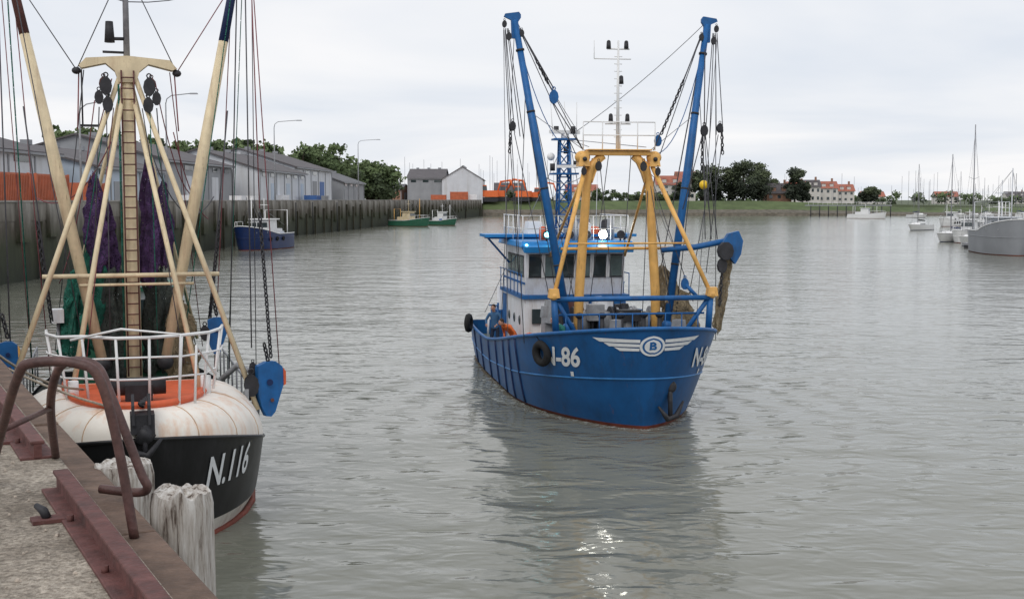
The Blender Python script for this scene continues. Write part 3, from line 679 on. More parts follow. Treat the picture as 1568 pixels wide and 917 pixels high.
for y in(-1.1,-.5,0.05,.6,1.15):
    T.tube('top_railing',whitec,[(-4.1,y,8.0),(-4.1,y,8.85)],.018,5)
for z in(8.45,8.85): T.tube('top_railing',whitec,[(-4.1,-1.1,z),(-4.1,1.15,z)],.018,5)
T.tube('signal_mast',whitec,[(-4.2,0,8.0),(-4.2,0,11.3)],[.06,.03],8)
for k in range(12): T.tube('signal_mast_steps',whitec,[(-4.2,-.12,8.4+k*.22),(-4.2,.12,8.4+k*.22)],.013,5)
T.tube('mast_arms',whitec,[(-4.2,-.75,10.75),(-4.2,.4,10.75)],.018,5); T.tube('mast_arms',whitec,[(-4.2,-.35,11.05),(-4.2,.35,11.05)],.025,5); T.tube('mast_arms',whitec,[(-4.2,-.4,8.8),(-4.2,.4,8.8)],.025,5)
for p in [(-4.2,-.3,11.15),(-4.2,.25,11.15),(-4.2,-.22,8.95),(-4.2,.3,8.95),(-4.2,.1,10.1)]:
    T.tube('signal_lamps',dark,[V(p)-V((0,0,.10)),V(p)+V((0,0,.09))],[.075,.065],8); T.ball('signal_lamps',dark,V(p)+V((0,0,.10)),.065,seg=8)
T.tube('whip_antenna',whitec,[(-4.2,-.75,10.75),(-4.2,-.75,11.3)],.01,4)
for sd in(-1,1):
    b0=V((-4.0,sd*1.55,2.6)); b1=V((-5.0,sd*3.05,11.95))
    T.tube('booms',blue2,[b0,b0.lerp(b1,.5),b1],[.12,.13,.095],12)
    T.ball('boom_heel',blue2,b0,.2,seg=10)
    T.box('boom_heel',blue2,b0-V((0,0,.5)),(.45,.34,1.0))
    for q in(.2,.45,.7,.9): T.tube('boom_bands',dark,[b0.lerp(b1,q),b0.lerp(b1,q+.006)],.135,10)
    T.prism('boom_head',blue2,[(-.12,.2),(.30,.14),(.34,.05),(.12,-.05),(.1,-.6),(-.08,-.6),(-.10,-.1),(-.18,.02),(-.18,.12)],b1+V((0,0,.05)),(0,sd,0),(0,0,1),.12)
    T.block('blocks',dark,b1+V((0,sd*.32,-.12)),.09); T.block('blocks',dark,b1+V((.1,-sd*.2,-.4)),.09); T.block('blocks',dark,b1+V((.1,sd*.2,-.5)),.10)
    T.wire('rigging',wirem,b1,(-4.1,sd*1.1,8.0),.014); T.wire('rigging',wirel,b1+V((0,0,.1)),(-9.9,0,8.9),.012,.15)
    T.wire('rigging',wirem,b1+V((0,-sd*.2,-.4)),(-4.1,sd*1.25,7.7),.014)
    T.wire('rigging',wirem,b1+V((0,-sd*.1,-.4)),(-4.3,sd*1.0,2),.012)
    k=b1+V((0,sd*.34,-.25))
    for o in(0,.1,.2,.27): T.wire('warps',wirem,k+V((0,-sd*o*.5,0)),V((-4.2-o,sd*(3.35-o*1.8),8.6-o)),.014)
    T.chain('chains',dark,(-4.2,sd*3.3,8.8),(-4.2,sd*3.35,7.9),.14,.018)
    T.block('blocks',dark,(-4.2,sd*3.25,8.7),.12)
    T.wire('warps',wirem,b1+V((0,sd*.3,-.3)),(-3.6,sd*3.0,2.2),.012); T.wire('warps',wirel,b1+V((0,sd*.35,-.3)),(-6,sd*3.1,1.7),.011)
    T.wire('warps',wirem,(-4.2,sd*3.2,8.5),(-3.8,sd*2.2,3.6),.013); T.wire('warps',wirem,(-4.2,sd*3.35,8.5),(-4.6,sd*3.0,4.2),.013)
    T.wire('warps',wirem,b1,(-10,sd*2.7,1.8),.011); T.wire('warps',wirel,b1.lerp(b0,.3),(-4.2,sd*.9,7.9),.011)
    T.wire('warps',wirem,b0.lerp(b1,.75)+V((0,sd*.1,0)),b0+V((0,sd*.3,.4)),.014)
    T.wire('slack_lines',blue2,b0.lerp(b1,.95),(-4.3,sd*1.2,7.9),.014,.9,12)
    T.wire('slack_lines',wirem,b0.lerp(b1,.8),(-4.3,sd*3.0,6.0),.012,.5,12)
    for q in(.25,.5): T.wire('slack_lines',wirel,(-4.1,sd*1.0,7.3),b0.lerp(b1,q),.011,.3)
T.block('boom_blocks',blue2,(-4.4,-1.95,9.6),.17); T.wire('warps',wirem,(-5,-2.9,11.7),(-4.4,-1.95,9.85),.02); T.wire('warps',wirem,(-4.4,-1.95,9.4),(-4.1,-1.1,8.0),.018)
T.chain('chains',dark,(-4.8,-2.45,10.8),(-4.5,-2.1,10.0),.13,.02)
T.block('boom_blocks',blue2,(-4.3,1.30,8.3),.14); T.chain('chains',dark,(-4.6,2.2,10.2),(-4.3,1.4,8.5),.13,.02); T.wire('warps',wirem,(-5,2.9,11.7),(-4.6,2.2,10.2),.02)
T.block('boom_blocks',dark,(-3.9,2.65,8.6),.14); T.wire('warps',wirem,(-5,3.0,11.6),(-3.9,2.65,8.8),.018)
for o in(-.12,.0,.12): T.wire('warps',wirem,(-3.9,2.65+o*.3,8.5),(-3.4,2.75+o*1.6,5.3),.014)
T.wire('warps',wirem,(-3.9,2.6,8.5),(-3.6,1.9,6.2),.016); T.chain('chains',dark,(-3.9,2.6,8.4),(-3.8,2.55,7.3),.13,.018)
T.ball('yellow_float',yellowb,(-3.8,2.62,6.95),.14)
T.tube('side_derrick',blue2,[(-3.9,1.3,4.95),(-3.6,2.3,5.05),(-3.3,3.2,5.25)],[.08,.09,.09],8)
T.prism('gallows_block',blue2,[(-.28,.15),(-.1,.42),(.22,.5),(.36,.2),(.3,-.2),(.12,-.5),(-.05,-.3),(-.2,-.1)],(-3.2,3.3,5.05),(0,1,0),(0,0,1),.2)
T.prism('gallows_sheave',dark,[(math.cos(k*.628)*.24,math.sin(k*.628)*.28) for k in range(10)],(-3.05,3.08,4.95),(0,1,0),(0,0,1),.2)
T.block('gallows_lower',dark,(-3.1,3.0,4.5),.18); T.chain('chains',dark,(-3.1,3.0,4.3),(-3.0,2.9,3.3),.14,.022)
net(T,'hanging_net',netb,(-3.3,3.25,4.8),(-3.3,2.95,2.5),.10,.13,5,1); net(T,'cod_end',netb,(-4.4,1.5,4.4),(-4.2,2.1,2.4),.1,.36,6,3)
net(T,'deck_net',netb,(-4.9,2.2,3.6),(-4.9,2.2,1.9),.3,.42,7,5)
for a_,b_ in [((-4.1,.9,7.6),(-3.3,1.5,3.0)),((-4.1,1.1,7.0),(-3.4,2.2,3.4)),((-4.1,-.9,7.4),(-5,-1.5,2.4)),((-4.1,.4,7.9),(-5,.3,2.8)),((-4.1,-.3,7.9),(-5.5,-.6,2.8)),((-4.1,.6,7.8),(-4.2,1.9,3.2)),((-4.1,-.6,7.8),(-3.6,-.2,3.0)),((-4.1,.95,7.3),(-3.4,.6,2.9))]: T.wire('rigging',wirem,a_,b_,.013)
T.block('hook',blue2,(-3.3,1.9,3.95),.14); T.tube('hook_arm',blue2,[(-3.3,1.9,3.95),(-3.1,2.2,3.6)],.06,8)
for y in(-.9,-.2,.5,1.1):
    T.tube('winch_drums',grey,[(-5.2,y-.22,2.6),(-5.2,y+.22,2.6)],.38,14)
    for o in(-.26,.26): T.tube('winch_flanges',grey if y>0 else dark,[(-5.2,y+o-.03,2.6),(-5.2,y+o+.03,2.6)],.54,16)
T.box('winch_bed',grey,(-5.2,.1,1.8),(1.1,3,.8)); T.box('control_box',grey,(-4.7,-.55,3.0),(.4,.5,.5)); T.box('control_box',dark,(-4.6,.5,2.9),(.4,.7,.35))
for y in(-1.3,-.6,0,.7,1.2): T.tube('gear_posts',dark,[(-3.6,y,1.5),(-3.6,y,2.95)],.07,8); T.ball('gear_posts',dark,(-3.6,y,3.0),.14,(1,1,.7),8)
for i in range(22): T.box('deck_clutter',random.choice((grey,white,dark,blue2,rust,grey)),(-random.uniform(3.2,8.3),random.uniform(-1.9,1.9),random.uniform(2.1,3.0)),(random.uniform(.2,.5),random.uniform(.12,.4),random.uniform(.2,.8)),rz=random.uniform(0,1),top=random.uniform(.5,1))
T.box('hatch_box',grey,(-7.6,-1.3,1.9),(.7,.7,2.0)); T.box('hatch_box',grey,(-7.5,-.6,2.0),(.5,.4,2.0)); T.tube('hatch_box_vent',grey,[(-7.4,-1.3,2.9),(-7.4,-1.3,3.2),(-7.1,-1.3,3.25)],.12,8)
T.box('fish_pounder',grey,(-6.8,1.3,1.9),(1.2,1.2,1.2)); T.tube('gas_bottles',orange2,[(-6.9,-.9,1.0),(-6.9,-.9,2.1)],.14,8)
T.ball('orange_buoys',orange2,(-7.6,-1.9,1.7),.25); T.ball('orange_buoys',orange2,(-8.2,-2.0,1.8),.22); T.ball('orange_buoys',yel,(-8.6,-1.6,1.5),.3)
cy=-.26
T.box('deckhouse',white,(-11.2,cy,1.95),(4.6,3.6,2.3)); T.box('deckhouse_skirt',yel,(-11.2,cy,1.05),(4.66,3.66,.5))
T.box('blue_belt',blue2,(-11.2,cy,3.16),(4.8,3.8,.12)); T.box('blue_belt',blue2,(-11.2,cy,3.62),(4.3,3.56,.07))
T.prism('wheelhouse',white,[(-13.2,3.2),(-9.15,3.2),(-9.0,3.75),(-8.85,4.85),(-13.2,4.85)],(0,cy,0),(1,0,0),(0,0,1),3.5)
T.box('wheelhouse_roof',bluer,(-11.0,cy,4.98),(4.9,4.0,.20),top=.97); T.box('roof_visor',bluer,(-8.55,cy,4.86),(.5,3.8,.20),ry=R(14))
T.box('bridge_wings',bluer,(-12.0,cy,5.2),(1.5,5.6,.10)); T.box('bridge_wings',blue2,(-12.0,cy,5.12),(1.2,5.3,.07))
for sd in(-1,1): T.tube('wing_struts',blue2,[(-12,cy+sd*2.6,5.1),(-12,cy+sd*1.8,4.2)],.04,6)
for i in range(6):
    y=cy-1.42+i*.57; T.box('front_windows',glassl if i%2 else glass,(-8.925,y,4.22),(.05,.42,.70),ry=R(7.6)); 
    for o in(-.25,.25): T.box('window_frames',whitec,(-8.905,y+o,4.22),(.05,.05,.8),ry=R(7.6))
    T.box('window_frames',dark,(-8.86,y,4.6),(.05,.5,.035),ry=R(7.6)); T.box('window_frames',dark,(-8.965,y,3.84),(.05,.5,.035),ry=R(7.6))
for sd in(-1,1):
    for i in range(4): T.box('side_windows',glassl,(-9.6-i*.85,cy+sd*1.765,4.2),(.6,.03,.65)); T.box('side_window_frames',dark,(-9.6-i*.85,cy+sd*1.755,4.2),(.7,.03,.75))
    for i in range(3): T.ball('portholes',glass,(-9.8-i*1.1,cy+sd*1.81,2.3),.17,(1,.2,1),12)
    T.tube('side_rail',blue2,[(-8.9,cy+sd*1.9,3.95),(-13.6,cy+sd*1.9,3.95)],.02,5)
    for i in range(7): T.tube('side_rail',blue2,[(-8.9-i*.75,cy+sd*1.9,3.2),(-8.9-i*.75,cy+sd*1.9,3.95)],.018,5)
    T.box('door',blue2,(-13.0,cy+sd*1.81,2.1),(.7,.05,1.8))
    for q in range(4): T.tube('aft_davits',white if q%2 else blue2,[(-13.5-q*.8,sd*2.3,.9),(-13.5-q*.8,sd*2.25,2.6-.2*q)],.04,6)
    T.tube('aft_davits',blue2,[(-13.4,sd*2.3,2.5),(-16,sd*2.2,2.3)],.035,6)
    T.box('aft_lockers',blue2,(-14.5,sd*2.0,1.6),(1.2,.6,1.4)); T.tube('aft_vents',white,[(-14,sd*2.1,1),(-14,sd*2.1,3.2)],.1,8)
for y in(-1.2,-.3,.7): T.box('front_panels',whitec,(-8.87,y,2.3),(.04,.6,.9))
T.box('front_blue_door',blue2,(-8.86,.25,2.2),(.05,.1,1.6)); T.box('front_dark_window',glass,(-8.85,1.15,2.5),(.06,.5,.6)); T.box('front_dark_window',glass,(-8.85,-1.6,2.5),(.06,.4,.5))
for z in(5.5,5.95):
    T.tube('roof_rails',whitec,[(-13,cy-1.85,z),(-8.9,cy-1.85,z),(-8.9,cy+1.85,z),(-13,cy+1.85,z)],.022,5)
for q in [(-8.9,-1.85+i*.617) for i in range(7)]+[(-9.9-i,s*1.85) for i in range(4) for s in(-1,1)]: T.tube('roof_rails',whitec,[(q[0],cy+q[1],5.1),(q[0],cy+q[1],5.95)],.02,5)
for p in [(-8.75,.66,5.3),(-8.75,.1,5.3),(-8.75,-.5,5.3),(-8.75,-1.3,5.3),(-8.75,1.3,5.3)]:
    T.tube('floodlights',dark,[V(p)-V((.15,0,0)),p],[.09,.15],10); T.tube('floodlights',dark,[V(p)-V((.08,0,.25)),V(p)-V((.08,0,.0))],[.03,.03],5)
T.ball('lit_floodlight',lampw,(-8.70,.66,5.3),.15,(.35,1,1)); T.ball('lit_side_lamp',lampb,(-8.72,-1.3,5.3),.09,(.5,1,1)); T.ball('lit_side_lamp',lampb,(-8.5,-2.05,4.95),.05)
for p,r_,h_,m_ in [((-10,.3,5.1),.26,.5,whitec),((-10.6,-.8,5.1),.25,.4,whitec),((-11.5,1.0,5.1),.25,.3,orange),((-9.5,-1.3,5.1),.14,.4,orange),((-10.5,1.2,5.1),.2,.6,dark),((-9.3,-.2,5.1),.12,.6,grey),((-9.5,1.1,5.1),.12,.7,grey)]:
    T.tube('roof_gear',m_,[p,V(p)+V((0,0,h_))],[r_,r_*.9],12); T.ball('roof_gear',m_,V(p)+V((0,0,h_)),r_*.9,(1,1,.6),12)
T.box('life_raft_cradle',whitec,(-12.4,-1.1,5.45),(.9,.6,.5),top=.8); T.box('roof_locker',grey,(-12.2,.5,5.5),(1,.8,.6))
def lattice(T,part,m,c,w0,w1,z0,z1,n,r=.03):
    c=V(c)
    def cr(k,t): 
        ww=(w0+(w1-w0)*t)/2; return V((c.x+ww*(1 if k in(0,1) else -1),c.y+ww*(1 if k in(1,2) else -1),z0+(z1-z0)*t))
    for k in range(4):
        T.tube(part,m,[cr(k,0),cr(k,1)],r,6)
        for i in range(n):
            a=cr(k,i/n); b=cr((k+1)%4,(i+1)/n); T.tube(part,m,[a,b],r*.6,5); T.tube(part,m,[b,cr(k,(i+1)/n)],r*.6,5)
lattice(T,'radar_mast',blue2,(-10.0,-.45,0),.5,.32,5.1,8.6,8,.035)
T.box('radar_platform',blue2,(-10,-.45,7.4),(.8,.9,.06)); T.box('radar_platform',blue2,(-10,-.45,8.6),(.6,.8,.06))
T.box('radar_scanner',whitec,(-9.9,-.45,8.85),(.12,1.2,.12),rz=R(20)); T.tube('radar_scanner',whitec,[(-9.95,-.45,8.6),(-9.95,-.45,8.82)],.12,8)
T.box('radar_scanner',whitec,(-9.5,-.3,7.65),(.12,1.0,.1),rz=R(-30)); T.ball('sat_dome',whitec,(-10.1,-.9,8.0),.14)
for p in [(-9.9,-.15,8.8),(-9.9,-.75,8.8),(-9.9,-.05,7.6),(-9.8,-.9,7.5),(-9.9,-.4,8.1)]: T.tube('mast_lamps',dark,[p,V(p)+V((0,0,.25))],.09,8)
for y in(-.85,-.4,.0): T.tube('whip_antennas',whitec,[(-10,y,8.7),(-10,y*1.1,9.9)],.012,4)
for y in(-1.6,1.3): T.tube('whip_antennas',whitec,[(-12.5,y,5.1),(-12.5,y*1.05,8.0)],.012,4)
for sd in(-1,1): T.wire('rigging',wirel,(-10,-.3,8.8),(-16,sd*2.4,2),.012); T.wire('rigging',wirel,(-10,-.3,8.6),(-4.2,sd*.9,8.1),.012)
T.finish({'wheelhouse':.03,'deckhouse':.03,'wheelhouse_roof':.03,'portal_crosshead':.02})
fm=bpy.data.materials.new('bow_foam'); fm.use_nodes=True; nt=fm.node_tree;N=nt.nodes;Lk=nt.links; p=N['Principled BSDF']; p.inputs['Base Color'].default_value=(.55,.58,.55,1); p.inputs['Roughness'].default_value=.6
tc=N.new('ShaderNodeTexCoord'); n=N.new('ShaderNodeTexNoise'); n.inputs['Scale'].default_value=4; n.inputs['Detail'].default_value=6; n.inputs['Roughness'].default_value=.8; Lk.new(tc.outputs['Object'],n.inputs[0])
r=N.new('ShaderNodeValToRGB'); r.color_ramp.elements[0].position=.48; r.color_ramp.elements[1].position=.66; r.color_ramp.elements[0].color=(0,0,0,1); r.color_ramp.elements[1].color=(.75,.75,.75,1); Lk.new(n.outputs[0],r.inputs[0]); Lk.new(r.outputs[0],p.inputs['Alpha'])
T=Thing('bow_wave_foam',frame(ORG,PSI))
fx=[.02,.1,.25,.5,.9,1.4,2,2.8,3.6,4.6,5.8,7,9,11]
fl=[(-1,x) for x in fx[::-1]]+[(1,x) for x in fx]
def ff(i,j):
    sd,x=fl[i]; q=H.pt(sd,x,.012); return V((q.x+(.15*j if x<1 else 0),q.y+sd*j*(.10+.045*x),.012))
T.grid('foam',fm,ff,len(fl),3); T.finish()

# ================================================================== people
def person(name,M,jacket,trouser,lean=0,arm=(.32,.2,1.1),arm2=None,hairm=hair):
    arm2=arm2 or arm
    Lr=Matrix.Rotation(lean,4,'Y')
    def up(p):
        q=V(p)-V((0,0,.95)); return Lr@q+V((0,0,.95))
    J=[((0,0,.95),.135),((.0,0,1.15),.125),((.01,0,1.36),.15),((.01,0,1.48),.065),((.03,0,1.56),.06),((.035,0,1.66),.085)]
    E=[(0,1),(1,2),(2,3),(3,4),(4,5)]
    Jv=[(up(p) if i>0 else V(p),r) for i,(p,r) in enumerate(J)]
    hands=[]
    for sd,ar in((1,arm),(-1,arm2)):
        k=len(Jv)
        Jv+= [(V((0,sd*.1,.86)),.095),(V((.04,sd*.12,.49)),.065),(V((0,sd*.13,.1)),.048),(V((.15,sd*.15,.045)),.042)]
        E+= [(0,k),(k,k+1),(k+1,k+2),(k+2,k+3)]
        k=len(Jv); sh=up((0,sd*.2,1.4)); wr=up((ar[0],sd*ar[1],ar[2])); el=(sh+wr)/2+up((-.08,sd*.12,.95-.08))-V((0,0,.95))
        pm=wr+(wr-el).normalized()*.08
        Jv+=[(sh,.07),(el,.048),(wr,.032),(pm,.036)]; E+=[(2,k),(k,k+1),(k+1,k+2),(k+2,k+3)]
        hands.append((wr,pm,el,sd))
    me=bpy.data.meshes.new('b'); me.from_pydata([j[0] for j in Jv],E,[]); ob=bpy.data.objects.new('b',me); scene.collection.objects.link(ob)
    md=ob.modifiers.new('s','SKIN'); 
    for i,(p,r) in enumerate(Jv): me.skin_vertices[0].data[i].radius=(r,r)
    me.skin_vertices[0].data[0].use_root=True
    ss=ob.modifiers.new('ss','SUBSURF'); ss.levels=1; ss.render_levels=1
    bpy.context.view_layer.update()
    m2=bpy.data.meshes.new_from_object(ob.evaluated_get(bpy.context.evaluated_depsgraph_get()))
    bpy.data.objects.remove(ob)
    m2.materials.clear()
    for q in(jacket,trouser,skin,rubber): m2.materials.append(q)
    nk=up((0,0,1.5))
    for f in m2.polygons:
        c=f.center; f.use_smooth=True; k=0
        if c.z<.9: k=1
        if c.z<.14: k=3
        if c.z>nk.z and (c-up((.02,0,1.6))).length<.2: k=2
        for wr,pm,el,sd in hands:
            if (c-pm).length<(c-wr).length and (c-pm).length<.1: k=2
        f.material_index=k
    root=bpy.data.objects.new(name,None); root.matrix_world=M; scene.collection.objects.link(root)
    bo=bpy.data.objects.new('body',m2); scene.collection.objects.link(bo); bo.parent=root
    T=Thing('x'); hc=up((.045,0,1.67))
    T.ball('head',skin,hc,.105,(.92,.75,1.12),16); T.ball('hair',hairm,hc+V((-.02,0,.035)),.108,(.95,.8,1.0),16)
    T.ball('nose',skin,hc+V((.1,0,-.01)),.018,(1,.7,1.2),8); T.box('mouth',orange,hc+V((.088,0,-.055)),(.012,.04,.008))
    for s in(-1,1): T.ball('eyes',dark,hc+V((.088,s*.033,.015)),.011,seg=8); T.ball('ears',skin,hc+V((0,s*.08,-.0)),.025,(.7,.4,1.2),8)
    for wr,pm,el,sd in hands:
        d=(wr-el).normalized(); side=d.cross(V((0,0,1))).normalized()
        for f in range(4):
            o=pm+side*(f-1.5)*.02+d*.02; l=(.065,.075,.07,.055)[f]
            T.tube('fingers',skin,[o,o+d*l*.5-V((0,0,.01)),o+d*l*.8-V((0,0,.04))],[.010,.009,.007],6)
        T.tube('thumb',skin,[wr+d*.03,wr+d*.06-side*sd*.045,wr+d*.1-side*sd*.05],[.012,.011,.008],6)
    for (part,mn),(bm,m) in T.parts.items():
        me=bpy.data.meshes.new(part); bm.to_mesh(me); bm.free(); me.materials.append(m); o=bpy.data.objects.new(part,me); scene.collection.objects.link(o); o.parent=root
F86=frame(ORG,PSI)
jb=mat('blue_jacket',(.05,.13,.26),.8,.15,8); jg=mat('green_oilskin',(.02,.19,.15),.6,.15,8); jo=mat('orange_oilskin',(.75,.17,.04),.6,.15,8); tn=mat('navy_trousers',(.02,.03,.06),.8,.2,8)
person('fisherman',F86@Matrix.Translation((-12.6,-2.50,.86))@Matrix.Rotation(R(-30),4,'Z'),jb,tn,R(12),(.3,.22,1.12))
person('fisherman',F86@Matrix.Translation((-9.9,-2.25,.86))@Matrix.Rotation(R(-60),4,'Z'),jo,jo,R(50),(.35,.18,1.0))
person('fisherman',F86@Matrix.Translation((-3.3,-1.75,1.41))@Matrix.Rotation(R(-75),4,'Z'),jg,jo,R(35),(.4,.18,1.05),(.3,.2,.95))

# ================================================================== black/white trawler
F116=frame((-6.65,22.0,0),R(18))
T=Thing('black_fishing_trawler',F116)
zt=lambda a:1.28+.92*max(0,1-a/5)**1.3
zr=lambda a:.9+.3*max(0,1-a/5)
H=Hull(17,2.65,zt,zr,3.9,4.8,2.0,1.6,.5,.93,zw=.34)
boot=mat('white_boot_paint',(.60,.57,.52),.5,.2,3,.7,(.30,.16,.09))
H.build(T,black,boot,None,lambda a:.9,56,nz=14)
H.text(T,'registration_port',signw,'N.116',.88,1.98,1.36,.25,.016,sx=.68,slope=.03,off=.022)
H.text(T,'registration_starboard',signw,'N.116',.88,-2.12,1.36,.25,.016,sx=.68,off=.022)
for sd in(-1,1): T.tube('red_waterline',red,[H.pt(sd,x,.0)+V((0,sd*.01,0)) for x in [.02,.1,.3,.6,1,1.6,2.4,3.4,4.6,6,9,13,16]],.07,6)
AE=4.3
xs=[AE*(i/26)**1.8 for i in range(27)]
full=[(-1,x) for x in xs[::-1]]+[(1,x) for x in xs[1:]]
def wb(i,j):
    sd,x=full[i]; p=H.pt(sd,x,zt(x)); th=j/8*math.pi/2; top=2.62+.06*(1-x/AE)
    k=.46*(1-math.cos(th)); cx=-1.6-x*.6
    y=p.y*(1-k); xx=p.x+(cx-p.x)*k*(max(0,1-x/2.2))*.7
    return V((xx,y,p.z+.01+(top-p.z)*math.sin(th)))
T.grid('whaleback',wht_hull,wb,len(full),9)
rim=[wb(i,8) for i in range(len(full))]
n=len(rim); T.poly('whaleback_deck',orange,[p+V((0,0,-.01)) for p in rim],[list(range(n))])
T.tube('whaleback_coaming',orange,[p+V((0,0,.05)) for p in rim],.08,6)
def seam(i0):
    return [wb(i0,j)+V((0,0,.004)) for j in range(9)]
for i0 in (8,14,20,32,38,44): T.tube('plate_seams',mat('seam_stain',(.55,.36,.22),.6,.3,4),seam(i0),.010,4)
T.tube('sheer_strake',black,[H.pt(sd,x,zt(x)) for sd,x in full],.04,6)
bk=[wb(0,j) for j in range(9)]+[wb(len(full)-1,j) for j in range(8,-1,-1)]
T.poly('whaleback_bulkhead',wht_hull,bk,[list(range(len(bk)))])
T.tube('stem_bar',black,[(-.5,0,0),(.04,0,2.1),(0,0,2.4)],[.06,.08,.08],8)
T.box('bow_roller',dark,(-.1,.02,2.5),(.5,.42,.35)); T.ball('bow_roller',dark,(.1,.05,2.3),.17,(1,1,1),10,jit=.5)
for y in(-.14,.14): T.prism('bow_roller',dark,[(-.25,-.2),(.25,-.25),(.2,.1),(0,.28),(-.2,.2)],(-.05,y,2.75),(1,0,0),(0,0,1),.05)
T.tube('anchor',dark,[(.1,.05,2.5),(.18,.05,1.9)],.05,6); T.tube('anchor',dark,[(.15,-.28,2.25),(.2,-.1,2.0),(.22,.1,1.95),(.15,.35,2.25)],[.03,.07,.07,.03],6)
T.chain('anchor_chain',dark,(-.2,0,2.8),(-1.4,.2,2.75),.16,.03)
T.tube('windlass',dark,[(-1.6,-.5,2.95),(-1.6,.5,2.95)],.17,10); T.box('windlass',dark,(-1.6,0,2.8),(.5,.5,.4))
path=[(-4.2,-1.75),(-3.2,-1.7),(-2.2,-1.45),(-1.5,-1.0),(-1.1,-.4),(-1.05,.2),(-1.25,.8),(-1.9,1.35),(-2.9,1.65),(-4.2,1.8)]
for z,r in((3.85,.032),(3.45,.02),(3.05,.02)):
    T.tube('bow_railing',whitec,[(x,y*(.93 if z<3.2 else 1),z+.05*(x+3)+.02*math.sin(x*5+z*9)) for x,y in path],r,8)
for x,y in path: T.tube('bow_railing',whitec,[(x,y*.9,2.6),(x,y,3.85+.05*(x+3))],.026,6)
T.tube('bow_railing',whitec,[(-1.0,1.0,2.6),(-1.0,1.05,3.75),(-2.4,1.5,3.0)],.026,6)
T.tube('bow_railing',whitec,[(-.8,.7,2.6),(-.8,.75,4.0),(-1.1,-.3,4.1),(-1.3,-1.2,3.9)],.026,6)
for y in(-1.2,.2,1.3): T.tube('white_bollards',whitec,[(-2.3,y,2.6),(-2.3,y,3.0)],.1,10)
rope=mat('mooring_rope',(.35,.30,.24),.9,.3,20)
T.wire('mooring_lines',rope,(-.6,-.6,2.75),(-2.4,-4.3,4.7),.025,.25); T.wire('mooring_lines',rope,(-1.8,-1.0,2.9),(2.0,-2.9,4.8),.025,.3)
MX=-5.8
T.tube('mast',beige,[(MX,0,1),(MX,0,5),(MX,0,9.6)],[.18,.165,.14],12)
for s in(-.13,.13): T.tube('mast_ladder',rust,[(MX+.25,s,2.6),(MX+.22,s,9.3)],.02,5)
for k in range(28): T.tube('mast_ladder',rust,[(MX+.24,-.14,2.8+k*.235),(MX+.24,.14,2.8+k*.235)],.015,5)
T.tube('mast_cable',netg,[(MX+.2,-.2,2.8),(MX+.18,-.19,9.0)],.025,5)
T.tube('topmast',wirel,[(MX,0,9.5),(MX,0,12.8)],[.07,.05],8)
T.prism('crosstree',beige,[(-1.0,-.06),(-.85,.10),(0,.17),(.9,.10),(1.05,-.08),(.95,-.12),(.45,.0),(.26,-.16),(.18,-.4),(-.18,-.4),(-.26,-.16),(-.45,.0),(-.95,-.12)],(MX,0,9.45),(0,1,0),(0,0,1),.36)
